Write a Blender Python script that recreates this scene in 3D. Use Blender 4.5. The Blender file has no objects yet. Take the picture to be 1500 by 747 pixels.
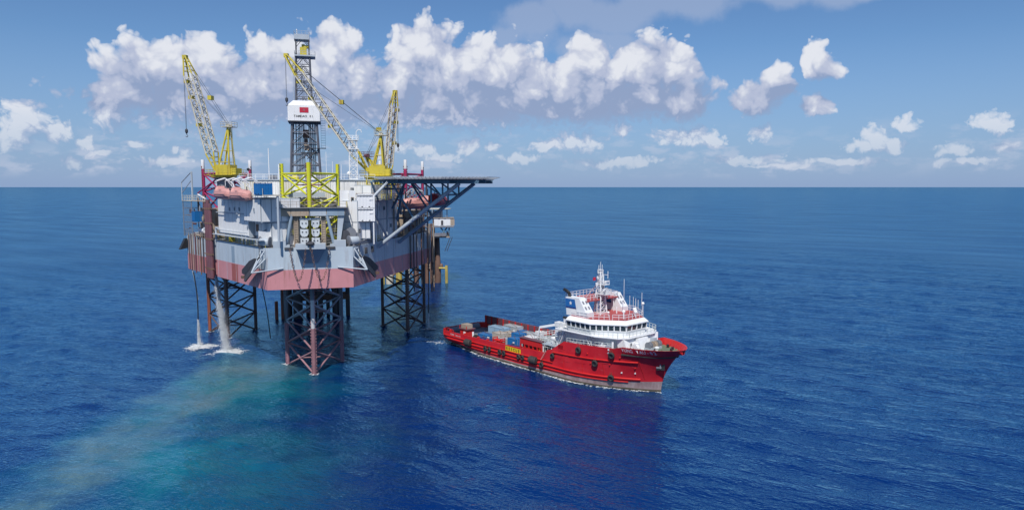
import bpy, math, random
import numpy as np
from mathutils import Vector, Matrix
R = math.radians
scene = bpy.context.scene
COL = scene.collection
rnd = random.Random(7)

# ------------------------------------------------------------------ camera
cd = bpy.data.cameras.new("camera")
cd.sensor_width = 36.0
cd.lens = 24.0
cd.clip_start = 1.0
cd.clip_end = 200000.0
cam = bpy.data.objects.new("camera", cd)
COL.objects.link(cam)
cam.location = (0, 0, 36.0)
cam.rotation_euler = (R(90 - 5.682), 0, 0)
scene.camera = cam

# ------------------------------------------------------------------ light
SUN_EL = 53.0
SUN_AZ = math.atan2(-0.08, -1.0)          # compass angle of the sun, from +Y towards +X
to_sun = Vector((math.sin(SUN_AZ) * math.cos(R(SUN_EL)), math.cos(SUN_AZ) * math.cos(R(SUN_EL)), math.sin(R(SUN_EL))))
sd = bpy.data.lights.new("sun", 'SUN')
sd.energy = 4.2
sd.angle = R(0.5)
sd.color = (1.0, 0.965, 0.91)
sun = bpy.data.objects.new("sun", sd)
COL.objects.link(sun)
sun.location = to_sun * 300
sun.rotation_euler = to_sun.to_track_quat('Z', 'Y').to_euler()

scene.view_settings.view_transform = 'Standard'
scene.view_settings.look = 'None'
scene.view_settings.exposure = 0.0
scene.view_settings.gamma = 1.0
scene.view_settings.use_curve_mapping = False
scene.render.engine = 'CYCLES'
scene.cycles.max_bounces = 6
scene.cycles.diffuse_bounces = 4
scene.cycles.glossy_bounces = 3
scene.cycles.transparent_max_bounces = 20
scene.cycles.caustics_reflective = False
scene.cycles.caustics_refractive = False
scene.cycles.use_denoising = True

world = bpy.data.worlds.new("World")
scene.world = world
world.use_nodes = True


class NT:
    """small helper for building node trees"""
    def __init__(s, tree):
        s.t = tree

    def n(s, typ, **kw):
        nd = s.t.nodes.new(typ)
        for k, v in kw.items():
            setattr(nd, k, v)
        return nd

    def put(s, sock, v):
        if isinstance(v, bpy.types.NodeSocket):
            s.t.links.new(v, sock)
        elif v is not None:
            sock.default_value = v

    def m(s, op, a, b=None, c=None, clamp=False):
        nd = s.n('ShaderNodeMath', operation=op, use_clamp=clamp)
        s.put(nd.inputs[0], a)
        s.put(nd.inputs[1], b)
        s.put(nd.inputs[2], c)
        return nd.outputs[0]

    def v(s, op, a, b=None, out=0):
        nd = s.n('ShaderNodeVectorMath', operation=op)
        s.put(nd.inputs[0], a)
        s.put(nd.inputs[1], b)
        return nd.outputs[out]

    def comb(s, x, y, z=0.0):
        nd = s.n('ShaderNodeCombineXYZ')
        for i, q in enumerate((x, y, z)):
            s.put(nd.inputs[i], q)
        return nd.outputs[0]

    def sep(s, a):
        nd = s.n('ShaderNodeSeparateXYZ')
        s.put(nd.inputs[0], a)
        return nd.outputs

    def rng(s, val, a, b, c=0.0, d=1.0, smooth=True):
        nd = s.n('ShaderNodeMapRange', interpolation_type='SMOOTHSTEP' if smooth else 'LINEAR', clamp=True)
        for i, q in enumerate((val, a, b, c, d)):
            s.put(nd.inputs[i], q)
        return nd.outputs[0]

    def mix(s, f, a, b):
        nd = s.n('ShaderNodeMix', data_type='RGBA')
        s.put(nd.inputs[0], f)
        s.put(nd.inputs[6], a if isinstance(a, bpy.types.NodeSocket) else (*a[:3], 1.0))
        s.put(nd.inputs[7], b if isinstance(b, bpy.types.NodeSocket) else (*b[:3], 1.0))
        return nd.outputs[2]

    def noise(s, vec, scale, detail=2.0, rough=0.5):
        nd = s.n('ShaderNodeTexNoise')
        s.put(nd.inputs['Vector'], vec)
        nd.inputs['Scale'].default_value = scale
        nd.inputs['Detail'].default_value = detail
        nd.inputs['Roughness'].default_value = rough
        return nd.outputs['Fac']

    def voro(s, vec, scale):
        nd = s.n('ShaderNodeTexVoronoi', feature='F1', voronoi_dimensions='2D')
        s.put(nd.inputs['Vector'], vec)
        nd.inputs['Scale'].default_value = scale
        nd.inputs['Detail'].default_value = 2.0
        nd.inputs['Roughness'].default_value = 0.48
        nd.inputs['Lacunarity'].default_value = 2.3
        return nd.outputs['Distance']


# ------------------------------------------------------------------ sky
# cumulus banks, as angles on the sky in milliradians: bearing, height, half width, rise, drop
BANKS = [(-517,122,25,41,48), (-490,148,27,37,58), (-463,142,39,41,58), (-418,164,36,35,58), (-395,142,38,39,58),
         (-445,109,72,44,41), (-522,96,30,29,29), (-334,166,38,37,58), (-357,131,52,39,58), (-304,151,36,44,58),
         (-253,172,40,48,78), (-217,155,39,39,58), (-287,116,72,39,44), (-392,96,126,29,29), (-260,98,120,24,24),
         (-234,199,23,19,29), (-124,189,54,43,58), (-93,172,48,41,58), (-54,172,49,37,58), (-156,138,38,48,48),
         (-108,129,78,44,39), (-15,149,59,41,48), (-29,121,108,34,31), (-88,103,147,23,25), (29,135,59,39,39),
         (112,174,35,39,58), (76,151,33,35,48), (151,161,38,37,48), (195,172,43,39,58), (226,159,32,33,48),
         (127,129,87,33,29), (189,128,57,34,31), (49,111,108,24,19), (244,113,33,29,23), (251,155,14,14,14),
         (409,161,18,27,19), (421,153,21,16,16), (362,133,22,25,23), (338,112,28,27,19), (350,122,26,25,19),
         (413,104,21,16,12), (245,70,54,19,17), (279,65,26,14,12), (343,72,15,17,14), (486,59,17,19,17),
         (482,49,36,12,9), (506,51,23,12,10), (522,77,16,13,9), (607,77,23,15,12), (623,71,17,12,12), (570,41,20,12,9),
         (627,45,16,10,9), (84,65,37,21,17), (49,57,26,16,12), (113,61,23,16,14), (159,76,17,14,10), (-64,56,19,14,12),
         (-28,54,14,11,10), (312,38,36,10,9), (352,37,23,12,9), (148,35,97,7,7), (-99,41,39,8,6), (10,39,40,8,6),
         (-400,122,154,50,60), (-392,98,147,39,35), (-98,103,166,39,31), (117,115,126,33,33), (241,117,37,29,29),
         (-59,144,132,60,70), (98,134,165,45,50), (-236,131,74,68,58), (-611,77,24,25,27), (-619,63,26,23,29),
         (-584,69,19,19,16), (-553,57,13,13,11), (-569,34,15,9,7), (-498,52,14,9,8), (-536,41,18,7,6),
         (-440,43,12,10,9), (-455,46,6,7,6), (-128,51,21,12,9), (-157,60,23,12,10), (-186,48,19,10,9),
         (-468,33,47,6,5), (452,32,56,6,5), (586,28,41,6,5), (378,28,51,4,4)]
VEILS = [(29,232,58,29,48), (87,249,67,39,39), (145,238,76,39,39), (201,253,84,39,39), (126,199,86,23,23),
         (-10,209,29,19,24), (265,250,63,34,34), (370,246,76,29,21), (427,238,48,23,21), (466,238,31,16,14)]


def build_sky():
    nt = NT(world.node_tree)
    world.node_tree.nodes.clear()
    sky = nt.n('ShaderNodeTexSky')
    sky.sky_type = 'NISHITA'
    sky.sun_disc = False
    sky.sun_elevation = R(SUN_EL)
    sky.sun_rotation = SUN_AZ
    sky.altitude = 30.0
    sky.air_density = 1.0
    sky.dust_density = 0.15
    sky.ozone_density = 3.0
    tc = nt.n('ShaderNodeTexCoord')
    d = tc.outputs['Generated']
    x, y, z = nt.sep(d)
    az = nt.m('MULTIPLY', nt.m('ARCTAN2', x, y), 1000.0)
    el = nt.m('MULTIPLY', nt.m('ARCSINE', z), 1000.0)
    uv = nt.comb(az, el)

    g = bpy.data.node_groups.new("cloud_density", 'ShaderNodeTree')
    g.interface.new_socket("uv", in_out='INPUT', socket_type='NodeSocketVector')
    g.interface.new_socket("density", in_out='OUTPUT', socket_type='NodeSocketFloat')
    gt = NT(g)
    gi = gt.n('NodeGroupInput')
    go = gt.n('NodeGroupOutput')
    p0 = gi.outputs[0]
    wn = gt.n('ShaderNodeTexNoise')
    gt.put(wn.inputs['Vector'], p0)
    wn.inputs['Scale'].default_value = 0.02
    wn.inputs['Detail'].default_value = 4.0
    warp = gt.v('MULTIPLY', gt.v('SUBTRACT', wn.outputs['Color'], (0.5, 0.5, 0.5)), (44.0, 34.0, 0.0))
    p = gt.v('ADD', p0, warp)
    acc = None
    for (u, v, a, bu, bd) in BANKS:
        q = gt.v('SUBTRACT', p, (u, v, 0))
        m_ = gt.v('MAXIMUM', gt.v('MULTIPLY', q, (1 / a, 1 / bu, 0)), gt.v('MULTIPLY', q, (-1 / a, -1 / bd, 0)))
        f = gt.m('SUBTRACT', 1.0, gt.v('LENGTH', m_, out=1))
        if acc is None:
            acc = f
        else:
            acc = gt.m('SMOOTH_MAX', acc, f, 0.18)
    low = gt.rng(gt.sep(p0)[1], 75.0, 125.0, 1.0, 0.0)
    vfar = gt.n('ShaderNodeMix', data_type='FLOAT')
    gt.put(vfar.inputs[0], low)
    gt.put(vfar.inputs[2], gt.voro(p, 0.030))
    gt.put(vfar.inputs[3], gt.voro(p, 0.085))
    puff = gt.m('SUBTRACT', 0.42, vfar.outputs[0])
    n1 = gt.m('MULTIPLY', gt.m('SUBTRACT', gt.noise(gt.v('MULTIPLY', p0, (1.0, 1.25, 1.0)), 0.032, 5.0, 0.52), 0.5), 0.66)
    tot = gt.m('ADD', gt.m('ADD', acc, gt.rng(gt.sep(p0)[1], 75.0, 125.0, 0.16, 0.34)), gt.m('ADD', gt.m('MULTIPLY', puff, 0.62), n1))
    g.interface.new_socket("puff", in_out='OUTPUT', socket_type='NodeSocketFloat')
    g.links.new(puff, go.inputs[1])
    g.interface.new_socket("form", in_out='OUTPUT', socket_type='NodeSocketFloat')
    g.links.new(acc, go.inputs[2])
    g.links.new(tot, go.inputs[0])

    def dens(vec):
        nd = nt.n('ShaderNodeGroup')
        nd.node_tree = g
        nt.put(nd.inputs[0], vec)
        return nd.outputs

    d1, puff, f1 = dens(uv)[:3]
    d2 = dens(nt.v('ADD', uv, (-9.0, 24.0, 0)))
    d2, f2 = d2[0], d2[2]
    # rows of small far cumulus low over the horizon
    fn = nt.noise(nt.v('MULTIPLY', uv, (0.55, 1.25, 1.0)), 0.042, 6.0, 0.58)
    band = nt.m('MULTIPLY', nt.rng(el, 8.0, 26.0), nt.rng(el, 55.0, 95.0, 1.0, 0.0))
    patchy = nt.rng(nt.noise(nt.v('MULTIPLY', uv, (0.4, 1.0, 1.0)), 0.011, 2.0), 0.40, 0.62)
    far = nt.m('MULTIPLY', nt.m('MULTIPLY', nt.rng(fn, 0.48, 0.64, 0.0, 0.62), band), nt.m('ADD', 0.25, nt.m('MULTIPLY', patchy, 0.75)))
    # the thinner grey deck high above
    v_acc = None
    wn2 = nt.n('ShaderNodeTexNoise')
    nt.put(wn2.inputs['Vector'], uv)
    wn2.inputs['Scale'].default_value = 0.016
    wn2.inputs['Detail'].default_value = 5.0
    pv = nt.v('ADD', uv, nt.v('MULTIPLY', nt.v('SUBTRACT', wn2.outputs['Color'], (0.5, 0.5, 0.5)), (60.0, 40.0, 0.0)))
    for (u, v, a, bu, bd) in VEILS:
        q = nt.v('SUBTRACT', pv, (u, v, 0))
        m_ = nt.v('MAXIMUM', nt.v('MULTIPLY', q, (1 / a, 1 / bu, 0)), nt.v('MULTIPLY', q, (-1 / a, -1 / bd, 0)))
        f = nt.m('SUBTRACT', 1.0, nt.v('LENGTH', m_, out=1))
        v_acc = f if v_acc is None else nt.m('SMOOTH_MAX', v_acc, f, 0.2)
    vn = nt.m('MULTIPLY', nt.m('SUBTRACT', nt.noise(uv, 0.022, 7.0, 0.6), 0.5), 0.9)
    veil = nt.rng(nt.m('ADD', v_acc, vn), 0.0, 0.6, 0.0, 0.55)

    mott = nt.m('SUBTRACT', nt.noise(nt.v('MULTIPLY', uv, (1.0, 1.3, 1.0)), 0.020, 6.0, 0.6), 0.5)
    slope = nt.m('SUBTRACT', f1, f2)
    # crisp tops, soft undersides
    lowc = nt.rng(el, 78.0, 110.0, 1.0, 0.0)
    alpha = nt.m('DIVIDE', d1, nt.m('ADD', nt.rng(slope, -0.3, 0.2, 0.70, 0.30), nt.m('MULTIPLY', lowc, 0.22)), clamp=True)
    alpha = nt.m('MULTIPLY', alpha, nt.m('SUBTRACT', nt.m('SUBTRACT', 2.0, nt.m('MULTIPLY', lowc, 0.65)), nt.m('MULTIPLY', alpha, nt.m('SUBTRACT', 1.0, nt.m('MULTIPLY', lowc, 0.45)))))
    hm = nt.n('ShaderNodeMix', data_type='FLOAT')
    nt.put(hm.inputs[0], lowc)
    nt.put(hm.inputs[2], nt.rng(el, 92.0, 185.0))
    nt.put(hm.inputs[3], nt.m('ADD', 0.85, nt.m('MULTIPLY', slope, 0.9)))
    lit = nt.m('ADD', 0.16, nt.m('MULTIPLY', hm.outputs[0], 0.50))
    lit = nt.m('ADD', lit, nt.m('MULTIPLY', nt.m('SUBTRACT', d1, d2), 0.30))
    lit = nt.m('ADD', lit, nt.m('MULTIPLY', slope, 0.22))
    lit = nt.m('ADD', lit, nt.m('MULTIPLY', mott, 0.75))
    lit = nt.m('ADD', lit, nt.m('MULTIPLY', puff, 0.62), clamp=True)
    ccol = nt.mix(nt.rng(lit, 0.0, 0.38), (2.85, 3.65, 5.55), (4.7, 5.2, 6.8))
    ccol = nt.mix(nt.rng(lit, 0.34, 0.98), ccol, (7.9, 8.1, 8.7))
    vcol = (3.9, 4.7, 6.5)
    tint = nt.n('ShaderNodeMix', data_type='RGBA', blend_type='MULTIPLY')
    tint.inputs[0].default_value = 1.0
    nt.put(tint.inputs[6], sky.outputs[0])
    tint.inputs[7].default_value = (0.60, 0.77, 0.96, 1.0)
    skyc = tint.outputs[2]
    # low air pales everything close to the horizon
    skyc = nt.mix(nt.rng(el, 0.0, 190.0, 0.85, 0.0, smooth=False), skyc, (2.35, 3.45, 6.0))
    c = nt.mix(veil, skyc, vcol)
    c = nt.mix(far, c, (5.6, 6.1, 7.5))
    c = nt.mix(nt.m('MULTIPLY', alpha, nt.rng(el, 5.0, 100.0, 0.40, 0.96)), c, ccol)
    bg = nt.n('ShaderNodeBackground')
    nt.put(bg.inputs['Color'], c)
    bg.inputs['Strength'].default_value = 0.1
    # the same broken cloud carried on round the rest of the sky
    rest_n = nt.noise(nt.v('MULTIPLY', d, (1.0, 1.0, 2.2)), 3.2, 6.0, 0.58)
    rest = nt.m('MULTIPLY', nt.rng(rest_n, 0.52, 0.66, 0.0, 0.8), nt.rng(z, 0.02, 0.2))
    bg2 = nt.n('ShaderNodeBackground')
    nt.put(bg2.inputs['Color'], nt.mix(rest, skyc, (5.6, 6.2, 7.4)))
    bg2.inputs['Strength'].default_value = 0.1
    # measured banks ahead, broken cloud elsewhere
    ahead = nt.m('MULTIPLY', nt.m('MULTIPLY', nt.m('LESS_THAN', nt.m('ABSOLUTE', az), 780.0), nt.m('GREATER_THAN', y, 0.0)), nt.m('LESS_THAN', nt.m('ABSOLUTE', nt.m('SUBTRACT', el, 155.0)), 175.0))
    ms = nt.n('ShaderNodeMixShader')
    nt.put(ms.inputs[0], ahead)
    nt.t.links.new(bg2.outputs[0], ms.inputs[1])
    nt.t.links.new(bg.outputs[0], ms.inputs[2])
    out = nt.n('ShaderNodeOutputWorld')
    nt.t.links.new(ms.outputs[0], out.inputs['Surface'])
    world.cycles.sampling_method = 'MANUAL'
    world.cycles.sample_map_resolution = 256


build_sky()

# ------------------------------------------------------------------ materials
def newmat(name):
    m = bpy.data.materials.new(name)
    m.use_nodes = True
    m.node_tree.nodes.clear()
    nt = NT(m.node_tree)
    out = nt.n('ShaderNodeOutputMaterial')
    bs = nt.n('ShaderNodeBsdfPrincipled')
    nt.t.links.new(bs.outputs[0], out.inputs['Surface'])
    return m, nt, bs


RUST = (0.20, 0.085, 0.04)
GRIME = (0.16, 0.14, 0.12)


def paint(name, col, rough=0.5, var=0.12, rust=0.0, dirt=0.25, metal=0.0, two=None, spec=0.4):
    """weathered paint: mottled colour, downward dirt streaks, rust blooms.
    two = (height, colour): a second paint below that height (a painted boundary line)"""
    m, nt, bs = newmat(name)
    pos = nt.n('ShaderNodeNewGeometry').outputs['Position']
    streak = nt.v('MULTIPLY', pos, (1.0, 1.0, 0.10))
    base = col
    if two:
        z = nt.sep(pos)[2]
        base = nt.mix(nt.m('GREATER_THAN', z, two[0]), two[1], col)
    n1 = nt.noise(pos, 0.35, 5.0, 0.6)
    hi = nt.n('ShaderNodeHueSaturation')
    nt.put(hi.inputs['Color'], base if isinstance(base, bpy.types.NodeSocket) else (*base, 1.0))
    nt.put(hi.inputs['Value'], nt.rng(n1, 0.25, 0.75, 1 - var, 1 + var, smooth=False))
    c = hi.outputs[0]
    if dirt:
        s = nt.noise(streak, 1.3, 6.0, 0.65)
        c = nt.mix(nt.rng(s, 0.5, 0.78, 0.0, dirt), c, GRIME)
    if rust:
        s2 = nt.noise(nt.v('ADD', streak, (31.0, 7.0, 3.0)), 0.9, 7.0, 0.7)
        s3 = nt.noise(pos, 0.22, 3.0)
        f = nt.m('MULTIPLY', nt.rng(s2, 0.62 - 0.14 * rust, 0.80 - 0.1 * rust), nt.rng(s3, 0.35, 0.6))
        c = nt.mix(nt.m('MULTIPLY', f, min(1.0, 0.4 + rust * 0.5)), c, RUST)
    nt.put(bs.inputs['Base Color'], c)
    bs.inputs['Roughness'].default_value = rough
    bs.inputs['Metallic'].default_value = metal
    bs.inputs['Specular IOR Level'].default_value = spec
    return m


WHITE = paint("white_paint", (0.80, 0.80, 0.79), 0.45, 0.05, 0.35, 0.25)
CLEANWHITE = paint("clean_white_paint", (0.82, 0.82, 0.82), 0.4, 0.04, 0.0, 0.10)
SHIPWHITE = paint("ship_white_paint", (0.78, 0.79, 0.80), 0.35, 0.05, 0.12, 0.15)
CREAM = paint("cream_paint", (0.60, 0.56, 0.45), 0.5, 0.12, 0.7, 0.35)
LIGHTGREY = paint("light_grey_paint", (0.42, 0.47, 0.52), 0.5, 0.1, 0.35, 0.25)
BLUEGREY = paint("blue_grey_paint", (0.25, 0.33, 0.41), 0.5, 0.1, 0.2, 0.25)
STEELBLUE = paint("steel_blue_paint", (0.10, 0.19, 0.27), 0.5, 0.12, 0.15, 0.2)
DARKSTEEL = paint("dark_steel", (0.055, 0.055, 0.065), 0.55, 0.25, 0.5, 0.2)
MIDSTEEL = paint("grey_steel", (0.20, 0.21, 0.24), 0.55, 0.2, 0.6, 0.3)
BROWN = paint("rusty_brown", (0.17, 0.10, 0.075), 0.7, 0.3, 0.8, 0.3)
TAN = paint("rust_stained_tan", (0.38, 0.31, 0.24), 0.65, 0.25, 0.9, 0.3)
MAROON = paint("maroon_primer", (0.16, 0.07, 0.085), 0.6, 0.2, 0.3, 0.3)
MAGENTA = paint("crimson_leg_paint", (0.36, 0.025, 0.10), 0.5, 0.1, 0.1, 0.1)
PINKSTEEL = paint("pink_primer", (0.28, 0.14, 0.155), 0.6, 0.2, 0.6, 0.35)
YELLOW = paint("yellow_paint", (0.57, 0.47, 0.055), 0.5, 0.18, 0.9, 0.45)
LEGYELLOW = paint("leg_yellow_paint", (0.60, 0.60, 0.03), 0.45, 0.08, 0.1, 0.15)
ORANGEBOAT = paint("faded_salmon_fibreglass", (0.62, 0.31, 0.28), 0.45, 0.1, 0.0, 0.15)
REDBOAT = paint("dark_red_fibreglass", (0.42, 0.035, 0.05), 0.45, 0.1, 0.0, 0.15)
BLUE = paint("blue_container_paint", (0.015, 0.16, 0.42), 0.45, 0.12, 0.3, 0.25)
PALEBLUE = paint("pale_blue_paint", (0.28, 0.42, 0.55), 0.5, 0.12, 0.3, 0.3)
NAVY = paint("navy_paint", (0.02, 0.03, 0.16), 0.5, 0.15, 0.2, 0.2)
RED = paint("red_paint", (0.58, 0.022, 0.022), 0.4, 0.08, 0.05, 0.10)
DECKRED = paint("red_deck_paint", (0.42, 0.085, 0.085), 0.65, 0.12, 0.1, 0.2)
DECKGREEN = paint("green_deck_paint", (0.14, 0.19, 0.12), 0.7, 0.2, 0.5, 0.4)
DECKGREY = paint("grey_deck_plate", (0.22, 0.23, 0.24), 0.7, 0.2, 0.7, 0.4)
RUBBER = paint("black_rubber", (0.036, 0.034, 0.034), 0.75, 0.3, 0.0, 0.3)
GLASS = paint("dark_window_glass", (0.03, 0.045, 0.055), 0.08, 0.1, 0.0, 0.0, spec=0.8)
BLACK = paint("black_paint", (0.02, 0.02, 0.022), 0.5, 0.2, 0.0, 0.1)
SIGNYELLOW = paint("yellow_sign_paint", (0.80, 0.55, 0.02), 0.5, 0.05, 0.0, 0.1)
FLAGRED = paint("flag_red", (0.50, 0.02, 0.05), 0.6, 0.05, 0.0, 0.0)
LETTERWHITE = paint("letter_white", (0.80, 0.79, 0.78), 0.5, 0.03, 0.0, 0.05)
LOGOBLUE = paint("funnel_blue", (0.02, 0.13, 0.38), 0.4, 0.05, 0.0, 0.05)
HULLPAINT = paint("rig_hull_paint", (0.47, 0.54, 0.60), 0.5, 0.07, 0.55, 0.28, two=(21.0, (0.58, 0.25, 0.265)))
LEGLOW = paint("leg_paint_bands", (0.34, 0.37, 0.42), 0.55, 0.2, 0.5, 0.3, two=(8.6, (0.31, 0.165, 0.185)))
CHORDLOW = paint("leg_chord_bands", (0.15, 0.17, 0.21), 0.55, 0.3, 0.6, 0.3, two=(8.6, (0.28, 0.14, 0.17)))
WHITECHORD = paint("pale_chord", (0.62, 0.60, 0.60), 0.55, 0.15, 0.4, 0.2, two=(8.8, (0.34, 0.16, 0.165)))  # paler stretch of the forward chord, pink below
REARLEG = paint("rear_leg_rust", (0.115, 0.080, 0.078), 0.6, 0.3, 0.9, 0.3)
RUSTCHORD = paint("rust_orange_chord", (0.30, 0.10, 0.06), 0.6, 0.25, 0.4, 0.3)


def ship_hull_paint():
    """red topsides over a worn grey-pink boot-top that rises towards the bow"""
    m, nt, bs = newmat("ship_hull_paint")
    tc = nt.n('ShaderNodeTexCoord')
    o = tc.outputs['Object']
    pos = nt.n('ShaderNodeNewGeometry').outputs['Position']
    x, y, z = nt.sep(o)
    line = nt.m('ADD', 0.62, nt.m('MULTIPLY', nt.m('POWER', nt.m('MAXIMUM', nt.m('ADD', x, 2.0), 0.0), 1.4), 0.0105))
    n = nt.noise(nt.v('MULTIPLY', o, (1.0, 1.0, 0.35)), 1.2, 6.0, 0.65)
    top = nt.mix(nt.rng(nt.noise(o, 0.3, 5.0, 0.6), 0.3, 0.7), (0.56, 0.014, 0.024), (0.68, 0.030, 0.040))
    streak = nt.noise(nt.v('MULTIPLY', o, (1.4, 1.4, 0.12)), 1.1, 6.0, 0.7)
    top = nt.mix(nt.rng(streak, 0.60, 0.80, 0.0, 0.35), top, (0.20, 0.05, 0.04))
    scuff = nt.noise(nt.v('MULTIPLY', nt.v('ADD', o, (9.0, 4.0, 2.0)), (0.5, 1.0, 1.6)), 0.8, 7.0, 0.7)
    top = nt.mix(nt.rng(scuff, 0.56, 0.72, 0.0, 0.30), top, (0.60, 0.16, 0.16))
    boot = nt.mix(nt.rng(n, 0.3, 0.7), (0.29, 0.195, 0.19), (0.42, 0.33, 0.32))
    wet = nt.m('ADD', 0.28, nt.m('MULTIPLY', n, 0.25))
    boot = nt.mix(nt.m('LESS_THAN', z, wet), boot, (0.10, 0.085, 0.06))
    c = nt.mix(nt.m('GREATER_THAN', z, line), boot, top)
    nt.put(bs.inputs['Base Color'], c)
    bs.inputs['Roughness'].default_value = 0.38
    bs.inputs['Specular IOR Level'].default_value = 0.4
    return m


SHIPHULL = ship_hull_paint()


def sea_material():
    m, nt, bs = newmat("sea_water")
    pos = nt.n('ShaderNodeNewGeometry').outputs['Position']
    x, y, z = nt.sep(pos)
    flat = nt.comb(x, y, 0.0)
    # --- murky discharge drifting away from the rig: its own colour in the water
    wn = nt.n('ShaderNodeTexNoise')
    nt.put(wn.inputs['Vector'], flat)
    wn.inputs['Scale'].default_value = 0.035
    wn.inputs['Detail'].default_value = 7.0
    wn.inputs['Roughness'].default_value = 0.6
    wv = nt.v('MULTIPLY', nt.v('SUBTRACT', wn.outputs['Color'], (0.5, 0.5, 0.5)), (46.0, 40.0, 0.0))
    px, py, _ = nt.sep(nt.v('ADD', flat, wv))
    cx = nt.n('ShaderNodeFloatCurve')
    # centre line of the plume: bearing across the water at each distance from the camera
    cur = cx.mapping.curves[0]
    pts = [(0.0, -62.0), (0.25, -56.0), (0.40, -54.0), (0.55, -54.0), (0.75, -53.0), (0.90, -54.0), (1.0, -58.0)]
    for i, (a, b) in enumerate(pts):
        q = (a, (b + 80.0) / 80.0)
        if i == 0:
            cur.points[0].location = q
        elif i == len(pts) - 1:
            cur.points[-1].location = q
        else:
            cur.points.new(*q)
    cx.mapping.update()
    nt.put(cx.inputs['Value'], nt.m('DIVIDE', nt.m('SUBTRACT', py, 50.0), 100.0, clamp=True))
    cl = nt.m('SUBTRACT', nt.m('MULTIPLY', cx.outputs[0], 80.0), 80.0)
    off = nt.m('SUBTRACT', px, cl)
    along = nt.rng(py, 136.0, 152.0, 1.0, 0.0)
    d_brown = nt.m('DIVIDE', nt.m('ABSOLUTE', off), nt.rng(py, 60.0, 130.0, 9.0, 11.0))
    brown = nt.m('MULTIPLY', nt.rng(d_brown, 0.1, 1.15, 1.0, 0.0), along)
    patch = nt.rng(nt.noise(nt.v('ADD', flat, wv), 0.055, 6.0, 0.62), 0.36, 0.62, 0.18, 1.0)
    brown = nt.m('MULTIPLY', brown, patch)
    side = nt.m('MAXIMUM', nt.m('DIVIDE', off, nt.rng(py, 70.0, 130.0, 46.0, 27.0)), nt.m('DIVIDE', off, nt.rng(py, 60.0, 140.0, -17.0, -12.0)))
    teal = nt.m('MULTIPLY', nt.rng(side, 0.15, 1.05, 1.0, 0.0), along)
    patch2 = nt.rng(nt.noise(nt.v('ADD', flat, (70.0, 20.0, 0.0)), 0.04, 6.0, 0.62), 0.34, 0.62, 0.15, 1.0)
    teal = nt.m('MULTIPLY', teal, nt.m('MAXIMUM', patch2, brown))
    big = nt.noise(flat, 0.012, 3.0, 0.5)
    deep = nt.mix(nt.rng(big, 0.35, 0.65), (0.0006, 0.0175, 0.108), (0.0008, 0.0215, 0.124))
    c = nt.mix(nt.m('MULTIPLY', teal, 0.95), deep, (0.003, 0.150, 0.178))
    c = nt.mix(nt.m('MULTIPLY', brown, 0.80), c, (0.120, 0.165, 0.178))
    # --- ripples: small wind chop over the modelled swell
    ra = math.radians(33)
    rot = nt.n('ShaderNodeVectorRotate', rotation_type='Z_AXIS')
    nt.put(rot.inputs['Vector'], flat)
    rot.inputs['Angle'].default_value = ra
    st = nt.v('MULTIPLY', rot.outputs[0], (0.45, 1.0, 1.0))
    h0 = nt.noise(nt.v('MULTIPLY', st, (0.8, 1.0, 1.0)), 0.11, 2.0, 0.5)
    h1 = nt.noise(st, 0.33, 3.0, 0.55)
    h2 = nt.noise(st, 1.15, 3.0, 0.6)
    h3 = nt.noise(nt.v('MULTIPLY', flat, (0.6, 1.0, 1.0)), 3.2, 2.0, 0.5)
    h = nt.m('ADD', nt.m('ADD', nt.m('MULTIPLY', h0, 0.55), nt.m('MULTIPLY', h1, 0.36)), nt.m('ADD', nt.m('MULTIPLY', h2, 0.23), nt.m('MULTIPLY', h3, 0.09)))
    gust = nt.rng(nt.noise(nt.v('MULTIPLY', st, (0.5, 1.0, 1.0)), 0.016, 4.0, 0.6), 0.34, 0.66, 0.75, 1.2)
    bump = nt.n('ShaderNodeBump')
    bump.inputs['Strength'].default_value = 1.0
    bump.inputs['Distance'].default_value = 1.0
    nt.put(bump.inputs['Height'], nt.m('MULTIPLY', h, gust))
    # rough-sea reflectance: wavelets face the viewer, so grazing views never mirror fully
    inc = nt.n('ShaderNodeNewGeometry').outputs['Incoming']
    cosv = nt.m('MAXIMUM', nt.m('ABSOLUTE', nt.v('DOT_PRODUCT', bump.outputs[0], inc, out=1)), 0.20)
    fres = nt.m('ADD', 0.02, nt.m('MULTIPLY', nt.m('POWER', nt.m('SUBTRACT', 1.0, cosv), 3.0), 0.97))
    # wind streaks: slightly rougher and smoother lanes
    lane = nt.noise(nt.v('MULTIPLY', st, (0.45, 1.0, 1.0)), 0.055, 7.0, 0.68)
    fres = nt.m('MULTIPLY', fres, nt.rng(lane, 0.32, 0.68, 0.86, 1.13))
    dif = nt.n('ShaderNodeBsdfDiffuse')
    nt.put(dif.inputs['Color'], c)
    nt.put(dif.inputs['Normal'], bump.outputs[0])
    glo = nt.n('ShaderNodeBsdfGlossy')
    glo.inputs['Color'].default_value = (0.46, 0.85, 1.0, 1)
    glo.inputs['Roughness'].default_value = 0.05
    nt.put(glo.inputs['Normal'], bump.outputs[0])
    ms = nt.n('ShaderNodeMixShader')
    nt.put(ms.inputs[0], fres)
    nt.t.links.new(dif.outputs[0], ms.inputs[1])
    nt.t.links.new(glo.outputs[0], ms.inputs[2])
    out = [q for q in nt.t.nodes if q.bl_idname == 'ShaderNodeOutputMaterial'][0]
    nt.t.links.new(ms.outputs[0], out.inputs['Surface'])
    nt.t.nodes.remove(bs)
    return m


SEA = sea_material()


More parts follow.
